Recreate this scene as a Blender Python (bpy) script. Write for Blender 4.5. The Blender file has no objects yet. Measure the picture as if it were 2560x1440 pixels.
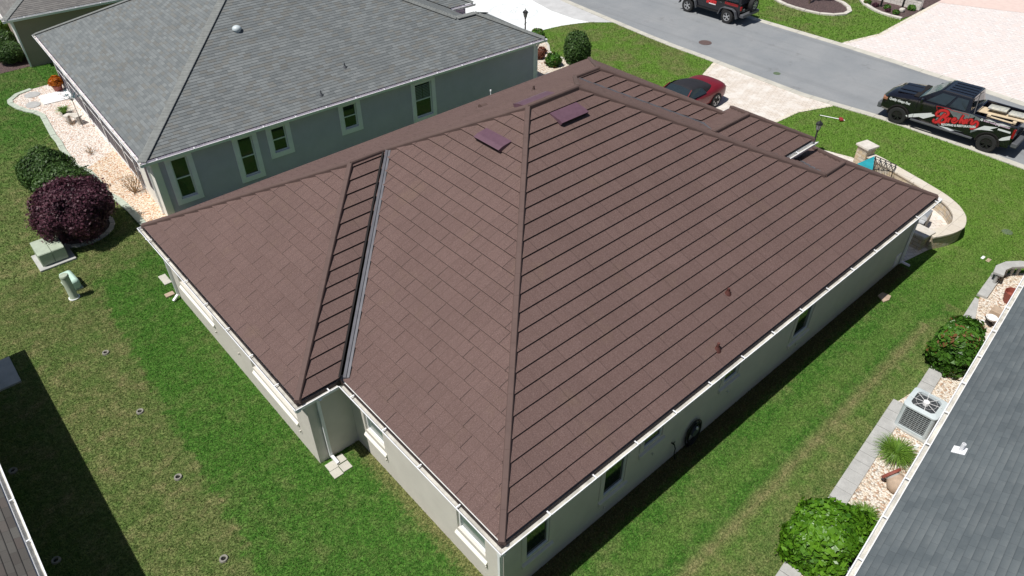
import bpy, math, random
import numpy as np
from mathutils import Vector, Matrix
R = math.radians
random.seed(7); rng = np.random.RandomState(7)
scene = bpy.context.scene
col = scene.collection

# ---------------- camera, world, sun, exposure ----------------
cp, cr, cu, cb, lens = [-4.8123, -5.7968, 15.2496], [0.747596, -0.664144, -0.003631], [0.421273, 0.469967, 0.775667], [-0.513448, -0.581415, 0.631132], 25.6990
cd = bpy.data.cameras.new('camera'); cam = bpy.data.objects.new('camera', cd); col.objects.link(cam)
cam.matrix_world = Matrix(((cr[0],cu[0],cb[0],cp[0]),(cr[1],cu[1],cb[1],cp[1]),(cr[2],cu[2],cb[2],cp[2]),(0,0,0,1)))
cd.sensor_width = 36; cd.lens = lens; cd.clip_end = 2000; cd.clip_start = .1
scene.camera = cam
SUN = Vector((-0.496, 0.075, 1)).normalized()
w = bpy.data.worlds.new('World'); scene.world = w; w.use_nodes = True
nt = w.node_tree; nt.nodes.clear()
sky = nt.nodes.new('ShaderNodeTexSky'); sky.sky_type = 'NISHITA'; sky.sun_disc = False
sky.sun_elevation = math.asin(SUN.z); sky.sun_rotation = math.atan2(SUN.x, SUN.y)
bg = nt.nodes.new('ShaderNodeBackground'); bg.inputs[1].default_value = .058
wo = nt.nodes.new('ShaderNodeOutputWorld'); nt.links.new(sky.outputs[0], bg.inputs[0]); nt.links.new(bg.outputs[0], wo.inputs[0])
sl = bpy.data.lights.new('sun', 'SUN'); sl.energy = 5.0; sl.angle = R(.5); sl.color = (1, .965, .91)
so = bpy.data.objects.new('sun', sl); col.objects.link(so); so.rotation_euler = SUN.to_track_quat('Z', 'Y').to_euler()
vs = scene.view_settings; vs.view_transform = 'Standard'; vs.look = 'None'; vs.gamma = 1; vs.exposure = 0

# ---------------- materials ----------------
class NT:
    def __init__(s, name):
        s.m = bpy.data.materials.new(name); s.m.use_nodes = True; s.t = s.m.node_tree
        s.b = s.t.nodes['Principled BSDF']
    def n(s, typ, **k):
        x = s.t.nodes.new('ShaderNode' + typ)
        for a, b in k.items():
            if a.startswith('i_'):
                key = a[2:]; key = int(key) if key.isdigit() else key.replace('_', ' ')
                x.inputs[key].default_value = b
            else: setattr(x, a, b)
        return x
    def l(s, a, b): s.t.links.new(a, b)
    def val(s, x, inp):
        if hasattr(x, 'links') or hasattr(x, 'is_linked'): s.l(x, inp)
        else: inp.default_value = x
    def math(s, op, a, b=0.0, c=0.0, clamp=False):
        x = s.n('Math', operation=op, use_clamp=clamp); s.val(a, x.inputs[0]); s.val(b, x.inputs[1]); s.val(c, x.inputs[2]); return x.outputs[0]
    def mix(s, f, a, b, typ='MIX'):
        x = s.n('Mix', data_type='RGBA', blend_type=typ); s.val(f, x.inputs[0])
        for q, i in ((a, 6), (b, 7)):
            if isinstance(q, tuple): x.inputs[i].default_value = (*q[:3], 1)
            else: s.l(q, x.inputs[i])
        return x.outputs[2]
    def pos(s):
        return s.n('NewGeometry').outputs['Position']
    def uv(s): return s.n('UVMap').outputs[0]
    def noise(s, vec, scale, detail=2, rough=.5):
        x = s.n('TexNoise', i_Scale=scale, i_Detail=detail, i_Roughness=rough); s.l(vec, x.inputs['Vector']); return x.outputs['Fac']
    def ramp(s, f, a, b, lo=0., hi=1.):
        x = s.n('MapRange', i_1=a, i_2=b, i_3=lo, i_4=hi); s.l(f, x.inputs[0]); return x.outputs[0]
    def bump(s, h, st=.5, dist=.01):
        x = s.n('Bump', i_Strength=st, i_Distance=dist); s.l(h, x.inputs['Height']); s.l(x.outputs[0], s.b.inputs['Normal'])
    def base(s, c): s.val(c if not isinstance(c, tuple) else (*c[:3], 1), s.b.inputs['Base Color'])
    def rough(s, r): s.val(r, s.b.inputs['Roughness'])

def mat(name, c, rough=.6, var=.12, scale=6., metal=0., bump=0., bscale=80., spec=.5, coat=0., tint=None, fine=0.):
    """plain surface with soft large-scale blotches and fine grain"""
    k = NT(name); p = k.pos()
    dark = tuple(x * (1 - var) for x in c); lite = tuple(min(1, x * (1 + var)) for x in c)
    if tint: lite = tint
    colr = k.mix(k.ramp(k.noise(p, scale, 4, .6), .3, .7), dark, lite)
    if fine:
        colr = k.mix(k.ramp(k.noise(p, bscale, 2, .7), .3, .7, 0, fine), colr, tuple(x * .55 for x in c))
    k.base(colr); k.rough(rough); k.b.inputs['Metallic'].default_value = metal
    k.b.inputs['Specular IOR Level'].default_value = spec
    if coat: k.b.inputs['Coat Weight'].default_value = coat; k.b.inputs['Coat Roughness'].default_value = .04
    if bump: k.bump(k.noise(p, bscale, 3, .6), bump, .01)
    return k.m

def lin(r, g, b): return tuple(((x / 255) / 12.92 if x / 255 <= .04045 else ((x / 255 + .055) / 1.055) ** 2.4) for x in (r, g, b))

def mat_panels():
    k = NT('stone_coated_metal'); s = k.n('SeparateXYZ'); k.l(k.uv(), s.inputs[0]); U_, V_ = s.outputs[0], s.outputs[1]
    p = k.pos()
    row = k.math('FLOOR', k.math('DIVIDE', k.math('ADD', V_, -.137 + 10*.3325), .3325))
    wn = k.n('TexWhiteNoise', noise_dimensions='1D'); k.l(k.math('MULTIPLY', row, 7.13), wn.inputs['W'])
    u2 = k.math('ADD', k.math('ADD', U_, k.math('MULTIPLY', row, .886)), k.math('ADD', k.math('MULTIPLY', wn.outputs[0], .25), 100.))
    q = k.math('DIVIDE', u2, 1.255); fr = k.math('FRACT', q); jl = k.math('LESS_THAN', fr, .0135)
    q4 = k.math('FRACT', k.math('MULTIPLY', q, 4)); tl = k.math('LESS_THAN', q4, .036)
    cid = k.n('CombineXYZ'); k.l(k.math('FLOOR', k.math('MULTIPLY', q, 2)), cid.inputs[0]); k.l(row, cid.inputs[1])
    w2 = k.n('TexWhiteNoise', noise_dimensions='3D'); k.l(cid.outputs[0], w2.inputs['Vector'])
    base = k.mix(w2.outputs[0], (.113, .068, .058), (.128, .079, .068))
    tan = k.mix(k.ramp(k.noise(p, 1.1, 3, .6), .58, .78, 0, .5), base, (.175, .118, .08))
    g1 = k.noise(p, 45, 3, .85); g2 = k.noise(p, 70, 2, .85)
    tan = k.mix(k.ramp(g1, .42, .60, 0, .55), tan, (.075, .045, .042)); tan = k.mix(k.ramp(g2, .50, .64, 0, .5), tan, (.30, .215, .20))
    tan = k.mix(k.ramp(k.noise(p, .55, 4, .6), .4, .7, 0, .22), tan, (.07, .045, .040))
    mp_ = k.n('Mapping'); mp_.inputs['Scale'].default_value = (9., .55, 1.); k.l(k.uv(), mp_.inputs[0]); tan = k.mix(k.ramp(k.noise(mp_.outputs[0], 1., 3, .7), .52, .75, 0, .22), tan, (.055, .034, .03))
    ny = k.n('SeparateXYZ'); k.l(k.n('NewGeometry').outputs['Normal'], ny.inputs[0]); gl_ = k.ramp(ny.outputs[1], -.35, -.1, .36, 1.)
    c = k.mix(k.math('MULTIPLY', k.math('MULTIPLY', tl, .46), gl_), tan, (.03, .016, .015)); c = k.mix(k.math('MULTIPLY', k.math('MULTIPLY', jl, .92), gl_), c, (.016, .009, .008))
    k.base(c); k.rough(.82); k.b.inputs['Specular IOR Level'].default_value = .35
    k.bump(g1, .35, .006); return k.m

def mat_shingle(name, c1, c2, e, wdt=.3, speck=(.02, .02, .02), stripe=0., warm=None):
    k = NT(name); p = k.pos(); s = k.n('SeparateXYZ'); k.l(k.uv(), s.inputs[0]); U_, V_ = s.outputs[0], s.outputs[1]
    row = k.math('FLOOR', k.math('DIVIDE', k.math('ADD', V_, 20*e - .12), e))
    wn = k.n('TexWhiteNoise', noise_dimensions='1D'); k.l(row, wn.inputs['W'])
    u2 = k.math('ADD', k.math('DIVIDE', U_, wdt), k.math('MULTIPLY', wn.outputs[0], 9.)); u2 = k.math('ADD', u2, 200.)
    cid = k.n('CombineXYZ'); k.l(k.math('FLOOR', u2), cid.inputs[0]); k.l(row, cid.inputs[1])
    w2 = k.n('TexWhiteNoise', noise_dimensions='3D'); k.l(cid.outputs[0], w2.inputs['Vector'])
    c = k.mix(w2.outputs[0], c1, c2)
    if warm:
        sc = k.n('SeparateColor'); k.l(w2.outputs[1], sc.inputs[0]); c = k.mix(k.math('MULTIPLY', k.math('GREATER_THAN', sc.outputs[1], .8), .5), c, warm)
    jl = k.math('LESS_THAN', k.math('FRACT', u2), .03)
    fv = k.math('FRACT', k.math('DIVIDE', k.math('ADD', V_, 20*e - .12), e)); rl = k.math('LESS_THAN', fv, .10)
    c = k.mix(k.math('MULTIPLY', jl, .5), c, speck); c = k.mix(k.math('MULTIPLY', rl, .30), c, speck)
    if stripe: c = k.mix(k.math('MULTIPLY', k.math('MULTIPLY', k.ramp(fv, 0, 1), k.ramp(k.noise(p, 1.7, 3, .7), .35, .6)), stripe), c, (.25, .27, .27))
    c = k.mix(k.ramp(k.noise(p, 140, 2, .8), .35, .7, 0, .35), c, speck); c = k.mix(k.ramp(k.noise(p, .6, 4, .6), .4, .7, 0, .15), c, speck)
    k.base(c); k.rough(.88); k.bump(k.noise(p, 140, 2, .7), .3, .006); return k.m

def grass_colour(k, fine=True):
    """lush and dry patches of the lawns, shared by the turf and its blades"""
    p = k.pos(); s = k.n('SeparateXYZ'); k.l(p, s.inputs[0]); X, Y = s.outputs[0], s.outputs[1]
    n1 = k.noise(p, .55, 3, .6); n2 = k.noise(p, 2.1, 4, .65); n3 = k.noise(p, 7, 3, .7)
    wob = k.math('MULTIPLY', k.math('SUBTRACT', n2, .5), .9)
    def side(a, b, soft=.35):
        dx, dy = b[0]-a[0], b[1]-a[1]; L = math.hypot(dx, dy); nx, ny = -dy/L, dx/L; c = nx*a[0]+ny*a[1]
        v = k.math('ADD', k.math('MULTIPLY', X, nx), k.math('ADD', k.math('MULTIPLY', Y, ny), -c)); v = k.math('ADD', v, wob)
        return k.ramp(v, -soft, soft)
    west = k.math('MAXIMUM', side((-3.3, 5), (-2.85, 14), .12), k.math('MULTIPLY', side((-2.5, 17.9), (2., 18.6), .3), k.math('LESS_THAN', X, 1.)))
    south = k.math('MULTIPLY', side((16., -1.9), (2.6, -2.35), .2), k.math('LESS_THAN', X, 17.5))
    fr = k.ramp(k.math('ADD', X, k.math('MULTIPLY', n1, 6.)), 18., 26.); nfr = k.math('MULTIPLY', fr, k.ramp(Y, 13, 15)); nfr = k.math('MULTIPLY', nfr, k.ramp(n1, .42, .56))
    dry = k.math('ADD', k.math('MULTIPLY', west, .60), k.math('ADD', k.math('MULTIPLY', south, .50), k.math('MULTIPLY', nfr, .45)))
    dry = k.math('ADD', dry, k.math('MULTIPLY', k.math('SUBTRACT', n1, .5), 1.1)); dry = k.math('ADD', dry, k.math('MULTIPLY', k.math('SUBTRACT', n2, .5), 1.35))
    far_n = k.math('MULTIPLY', k.ramp(Y, 26, 31), k.math('LESS_THAN', X, 3.)); dry = k.math('SUBTRACT', dry, k.math('MULTIPLY', far_n, .45))
    dry = k.math('ADD', dry, .07, clamp=True)
    strp = k.math('SUBTRACT', 1., k.ramp(k.math('ABSOLUTE', k.math('ADD', k.math('ADD', Y, k.math('MULTIPLY', X, -.02)), 2.02)), .0, .30)); dry = k.math('MAXIMUM', dry, k.math('MULTIPLY', k.math('MULTIPLY', strp, k.math('LESS_THAN', X, 16.)), .95))
    lush = k.mix(k.ramp(n3, .38, .62), (.043, .136, .017), (.100, .232, .037)); lush = k.mix(k.math('MULTIPLY', fr, .8), lush, (.16, .29, .042))
    tan = k.mix(k.ramp(n3, .38, .62), (.150, .170, .062), (.265, .250, .112)); tan = k.mix(k.ramp(n2, .52, .68, 0, .7), tan, (.32, .28, .14))
    c = k.mix(dry, lush, tan); c = k.mix(k.math('MULTIPLY', k.math('MULTIPLY', strp, k.math('LESS_THAN', X, 16.)), k.ramp(n2, .40, .62, 0, .55)), c, (.34, .29, .15))
    mow = k.math('SINE', k.math('ADD', k.math('MULTIPLY', Y, 5.2), k.math('MULTIPLY', n2, 1.5))); c = k.mix(k.math('MULTIPLY', k.ramp(mow, -.3, .6), k.math('MULTIPLY', k.math('LESS_THAN', Y, .6), .22)), c, (.22, .29, .08))
    w2_ = k.math('MULTIPLY', k.math('SUBTRACT', n3, .5), .9)
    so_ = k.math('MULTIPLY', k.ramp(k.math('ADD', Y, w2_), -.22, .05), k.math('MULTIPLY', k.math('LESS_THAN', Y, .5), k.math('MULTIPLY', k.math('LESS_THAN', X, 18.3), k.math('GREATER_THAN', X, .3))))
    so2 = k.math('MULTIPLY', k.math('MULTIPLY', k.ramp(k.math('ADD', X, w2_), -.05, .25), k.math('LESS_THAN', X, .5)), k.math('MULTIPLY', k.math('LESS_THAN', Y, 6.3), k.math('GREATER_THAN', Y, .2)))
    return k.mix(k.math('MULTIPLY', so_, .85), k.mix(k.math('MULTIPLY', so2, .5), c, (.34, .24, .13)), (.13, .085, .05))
def mat_grass():
    k = NT('lawn_turf'); p = k.pos(); c = grass_colour(k)
    n4 = k.noise(p, 18, 3, .85); c = k.mix(k.ramp(n4, .42, .58, 0, .75), c, (.020, .044, .008)); k.base(c); k.rough(.95); k.b.inputs['Specular IOR Level'].default_value = .1
    k.bump(n4, .8, .03); return k.m
def mat_blades():
    k = NT('grass_blades'); c = grass_colour(k); f = k.n('Attribute', attribute_name='tint').outputs['Fac']
    c = k.mix(k.ramp(f, 0, .5, .55, 0), c, (.022, .055, .009)); c = k.mix(k.ramp(f, .6, 1., 0, .4), c, (.36, .44, .16)); k.base(c); k.rough(.8); k.b.inputs['Specular IOR Level'].default_value = .15
    tr = k.n('BsdfTranslucent'); k.l(c, tr.inputs[0]); mx = k.n('MixShader', i_0=.25); k.l(k.b.outputs[0], mx.inputs[1]); k.l(tr.outputs[0], mx.inputs[2]); k.l(mx.outputs[0], k.t.nodes['Material Output'].inputs[0]); return k.m

def mat_stones(name, cols, scale=22.):
    k = NT(name); p = k.pos(); v = k.n('TexVoronoi', i_Scale=scale, i_Randomness=1.); k.l(p, v.inputs['Vector'])
    sc = k.n('SeparateColor'); k.l(v.outputs['Color'], sc.inputs[0]); r = sc.outputs[0]
    c = k.mix(k.ramp(r, 0, .35), cols[0], cols[1]); c = k.mix(k.ramp(r, .4, .75), c, cols[2]); c = k.mix(k.math('GREATER_THAN', sc.outputs[1], .84), c, cols[3])
    d = v.outputs['Distance']; c = k.mix(k.ramp(d, .5, .85, 0, .65), c, tuple(x*.25 for x in cols[0])); k.base(c); k.rough(.8)
    inv = k.math('SUBTRACT', 1., d); k.bump(inv, .9, .03); return k.m

def mat_pavers(name, c1, c2, c3, w_=.25, h_=.16, rot=0., mortar=(.2, .17, .14)):
    k = NT(name); p = k.pos(); mp = k.n('Mapping'); mp.inputs['Rotation'].default_value = (0, 0, rot); k.l(p, mp.inputs[0])
    b = k.n('TexBrick', i_Scale=1., i_Mortar_Size=.006, i_Mortar_Smooth=.2, i_Bias=0., i_Brick_Width=w_, i_Row_Height=h_)
    b.inputs['Color1'].default_value = (*c1, 1); b.inputs['Color2'].default_value = (*c2, 1); b.inputs['Mortar'].default_value = (*mortar, 1); k.l(mp.outputs[0], b.inputs[0])
    c = k.mix(k.ramp(k.noise(p, 1.6, 4, .65), .45, .62, 0, .75), b.outputs[0], c3); c = k.mix(k.ramp(k.noise(p, 12, 3, .7), .4, .7, 0, .3), c, tuple(x*.8 for x in c1))
    k.base(c); k.rough(.85); k.bump(k.noise(p, 60, 3, .7), .3, .006); return k.m

def mat_stamped():
    k = NT('painted_concrete'); p = k.pos(); c = k.mix(k.ramp(k.noise(p, 1.2, 4, .6), .35, .7), (.74, .77, .77), (.82, .83, .82))
    c = k.mix(k.ramp(k.noise(p, 30, 3, .7), .45, .75, 0, .15), c, (.6, .6, .6)); k.base(c); k.rough(.75); return k.m

def mat_stone_wall(name, a, b, c3, sx=.42, sz=.14):
    k = NT(name); p = k.pos(); s = k.n('SeparateXYZ'); k.l(p, s.inputs[0])
    u = k.math('ADD', s.outputs[0], s.outputs[1]); cv = k.n('CombineXYZ'); k.l(u, cv.inputs[0]); k.l(s.outputs[2], cv.inputs[1])
    br = k.n('TexBrick', i_Scale=1., i_Mortar_Size=.008, i_Mortar_Smooth=.3, i_Bias=0., i_Brick_Width=sx, i_Row_Height=sz)
    br.inputs['Color1'].default_value = (*a, 1); br.inputs['Color2'].default_value = (*b, 1); br.inputs['Mortar'].default_value = (.12, .10, .08, 1); k.l(cv.outputs[0], br.inputs[0])
    c = k.mix(k.ramp(k.noise(p, 5, 4, .7), .45, .62, 0, .7), br.outputs[0], c3); k.base(c); k.rough(.85); k.bump(k.noise(p, 14, 5, .7), .7, .03); return k.m

def mat_leaf(name, c1, c2, c3=None, rough=.5):
    k = NT(name); a = k.n('Attribute', attribute_name='tint'); f = a.outputs['Fac']
    c = k.mix(f, c1, c2)
    if c3: c = k.mix(k.math('GREATER_THAN', f, .93), c, c3)
    k.base(c); k.rough(rough); k.b.inputs['Specular IOR Level'].default_value = .35
    tr = k.n('BsdfTranslucent'); k.l(c, tr.inputs[0]); mx = k.n('MixShader', i_0=.22); k.l(k.b.outputs[0], mx.inputs[1]); k.l(tr.outputs[0], mx.inputs[2])
    k.l(mx.outputs[0], k.t.nodes['Material Output'].inputs[0]); return k.m

M = {}
M['panel'] = mat_panels()
M['cap'] = mat('brown_metal_cap', (.120, .076, .066), .8, .12, 3, bump=.3, bscale=150, fine=.5)
M['vent'] = mat('maroon_painted_metal', (.12, .065, .088), .42, .12, 8, spec=.5)
M['dripm'] = mat('dark_brown_drip_edge', (.035, .022, .02), .7)
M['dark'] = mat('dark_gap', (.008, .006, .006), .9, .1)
M['valley'] = mat('grey_valley_metal', (.12, .12, .135), .55, .15, 4, metal=.2)
M['gutter'] = mat('white_gutter_metal', (.80, .81, .83), .4, .04, 5)
M['gutter_in'] = mat('weathered_gutter_bed', (.52, .50, .45), .8, .35, 3, fine=.4, bscale=30)
M['stucco'] = mat('cream_stucco', (.61, .575, .52), .9, .05, 2, bump=.6, bscale=60)
M['stucco_trim'] = mat('ivory_stucco_trim', (.80, .78, .71), .85, .04, 3, bump=.3, bscale=60)
M['stucco_grey'] = mat('blue_grey_stucco', (.55, .475, .60), .9, .05, 2, bump=.6, bscale=60)
M['trim_grey'] = mat('pale_blue_trim', (.90, .82, .90), .7, .04, 4)
M['stucco_tan'] = mat('tan_stucco', (.34, .28, .22), .9, .05, 2, bump=.6, bscale=60)
M['white'] = mat('white_paint', (.80, .80, .80), .45, .04, 5)
M['glass'] = mat('window_glass', (.012, .018, .020), .06, .1, spec=.8)
M['glass_pale'] = mat('painted_sky_glass', (.16, .21, .20), .12, .15, 2, spec=.7)  # pale green-grey puts the sky reflection into the pane colour
M['screen'] = mat('dark_lanai_screen', (.03, .028, .05), .5, .2, 3)
M['black'] = mat('black_metal', (.012, .012, .013), .45, .2, 8)
M['asphalt'] = None
k = NT('asphalt_road'); p = k.pos(); c = k.mix(k.ramp(k.noise(p, .5, 4, .6), .35, .65), (.235, .25, .265), (.285, .295, .305))
c = k.mix(k.ramp(k.noise(p, 55, 2, .8), .4, .7, 0, .5), c, (.11, .12, .13)); c = k.mix(k.ramp(k.noise(p, 30, 2, .8), .55, .75, 0, .5), c, (.36, .36, .35)); c = k.mix(k.ramp(k.noise(p, .9, 5, .7), .60, .72, 0, .5), c, (.12, .12, .125)); mq = k.n('Mapping'); mq.inputs['Scale'].default_value = (1.6, .05, 1.); k.l(p, mq.inputs[0]); c = k.mix(k.ramp(k.noise(mq.outputs[0], 1., 3, .6), .5, .7, 0, .28), c, (.14, .145, .15)); k.base(c); k.rough(.9); k.bump(k.noise(p, 60, 2, .8), .5, .01); M['asphalt'] = k.m
M['kerb'] = mat('concrete_kerb', (.52, .50, .44), .85, .12, 2, bump=.3, bscale=50, fine=.25)
M['concrete'] = mat('grey_concrete', (.42, .42, .40), .85, .12, 3, bump=.3, bscale=60, fine=.2)
M['slab'] = mat('grey_stone_slab', (.42, .42, .41), .85, .12, 5, bump=.4, bscale=50, fine=.25)
M['curbing'] = mat('green_grey_curbing', (.44, .49, .41), .8, .15, 6, bump=.4, bscale=40, fine=.2)
M['mulch'] = mat_stones('red_brown_mulch', [(.05, .03, .03), (.09, .055, .055), (.12, .075, .07), (.16, .11, .10)], 30)
M['rock'] = mat_stones('pink_river_rock', [(.66, .53, .44), (.76, .67, .58), (.78, .75, .71), (.55, .36, .27)], 20)
M['rock_tan'] = mat_stones('tan_river_rock', [(.56, .46, .36), (.68, .58, .46), (.76, .71, .64), (.48, .32, .22)], 20)
M['pavers'] = mat_pavers('cream_pavers', (.60, .53, .46), (.66, .60, .54), (.72, .69, .65), rot=.6)
M['pavers_pink'] = mat_pavers('pink_pavers', (.66, .60, .58), (.74, .70, .68), (.70, .60, .56), .3, .2, .3)
M['pavers_border'] = mat_pavers('sand_paver_border', (.62, .56, .46), (.68, .62, .52), (.66, .62, .54), .3, .3, .0)
M['apron'] = mat('pink_concrete', (.66, .52, .47), .8, .06, 3)
M['painted'] = mat_stamped()
M['apron_grey'] = mat('grey_apron_concrete', (.52, .52, .52), .85, .12, 1.5, fine=.3)
M['stonewall'] = mat_stone_wall('buff_block_wall', (.42, .36, .28), (.55, .50, .43), (.50, .38, .22))
M['stonecap'] = mat('buff_stone_cap', (.58, .54, .47), .85, .22, 4, bump=.4, bscale=30, tint=(.66, .62, .57))
M['palewall'] = mat_stone_wall('pale_block_wall', (.60, .56, .52), (.68, .65, .62), (.66, .62, .56), .4, .2)
M['util'] = mat('pale_green_cabinet', (.40, .46, .36), .55, .12, 6, fine=.2, bscale=30)
M['util_dark'] = mat('olive_cabinet_door', (.16, .19, .13), .6, .15, 6)
M['mint'] = mat('mint_plastic', (.50, .68, .58), .5, .08, 6)
M['ac'] = mat('pale_grey_enamel', (.52, .58, .60), .45, .06, 5)
M['acdark'] = mat('dark_coil', (.10, .12, .13), .6, .2, 12)
M['terra'] = mat('terracotta', (.26, .07, .05), .6, .2, 8)
M['pipered'] = mat('maroon_pipe', (.10, .035, .028), .6, .2, 20)
M['teal'] = mat('teal_fabric', (.01, .25, .30), .7, .15, 3)
M['lbm'] = mat_leaf('lime_leaves', (.025, .10, .006), (.13, .29, .02), rough=.38)
M['dgm'] = mat_leaf('deep_green_leaves', (.022, .075, .010), (.10, .235, .028), (.20, .09, .04), rough=.4)
M['pgm'] = mat_leaf('purple_leaves', (.026, .009, .018), (.135, .048, .070), rough=.5)
M['shrub'] = mat_leaf('shrub_leaves', (.022, .055, .014), (.085, .16, .036), rough=.5)
M['tuft'] = mat_leaf('strappy_leaves', (.05, .13, .014), (.20, .34, .045), rough=.45)
M['orange'] = mat_leaf('orange_leaves', (.40, .09, .005), (.62, .20, .01))
M['redlf'] = mat_leaf('rusty_leaves', (.12, .04, .025), (.25, .10, .06))
M['twig'] = mat('dry_twig', (.30, .20, .11), .8, .2, 20)
M['core'] = mat('painted_inner_shade', (.012, .016, .006), .9, .3, 20)
M['bark'] = mat('brown_bark', (.10, .07, .05), .9, .3, 20)
M['carblack'] = mat('black_car_paint', (.006, .006, .010), .22, .1, 2, coat=.8)
M['carred'] = mat('dark_red_car_paint', (.16, .007, .014), .38, .1, 2, coat=.25)
M['softtop'] = mat('black_canvas', (.012, .012, .017), .85, .2, 3)
M['rubber'] = mat('tyre_rubber', (.018, .018, .019), .85, .2, 20)
M['rimdark'] = mat('dark_alloy', (.035, .036, .038), .4, .1, 5, metal=.5)
M['rimsilver'] = mat('silver_alloy', (.60, .61, .62), .35, .05, 5, metal=.6)
M['carglass'] = mat('car_glass', (.022, .032, .038), .05, .1, spec=.9)
M['windshield'] = mat('windshield_glass', (.10, .16, .18), .08, .3, 1.5, spec=.9)
M['plastic'] = mat('grey_plastic', (.085, .09, .10), .6, .1, 5)
M['redpaint'] = mat('red_vinyl', (.60, .03, .035), .45, .08, 5)
M['redlight'] = mat('red_lens', (.25, .005, .01), .2, .2, 5)
M['orange_glint'] = mat('painted_orange_glint', (.35, .16, .10), .2, .2, 5)  # orange tint paints a reflection into the headlight lens
M['whitevinyl'] = mat('white_vinyl', (.72, .74, .75), .4, .05, 5)
M['ghost'] = mat('grey_vinyl', (.16, .18, .19), .4, .2, 5)
M['wood'] = mat('pale_plywood', (.62, .50, .34), .7, .12, 3)
M['wrap'] = mat('grey_plastic_wrap', (.42, .44, .46), .35, .35, 9, tint=(.62, .60, .48))
M['lampglass'] = mat('clear_lamp_glass', (.20, .22, .22), .15, .2, 5)
M['rust'] = mat('rusty_iron', (.11, .075, .07), .7, .3, 15, bump=.4, bscale=40)
M['green_iron'] = mat('green_valve_lid', (.10, .14, .08), .7, .3, 15)
M['tanstone'] = mat('tan_flagstone', (.42, .32, .24), .85, .15, 8)

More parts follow.
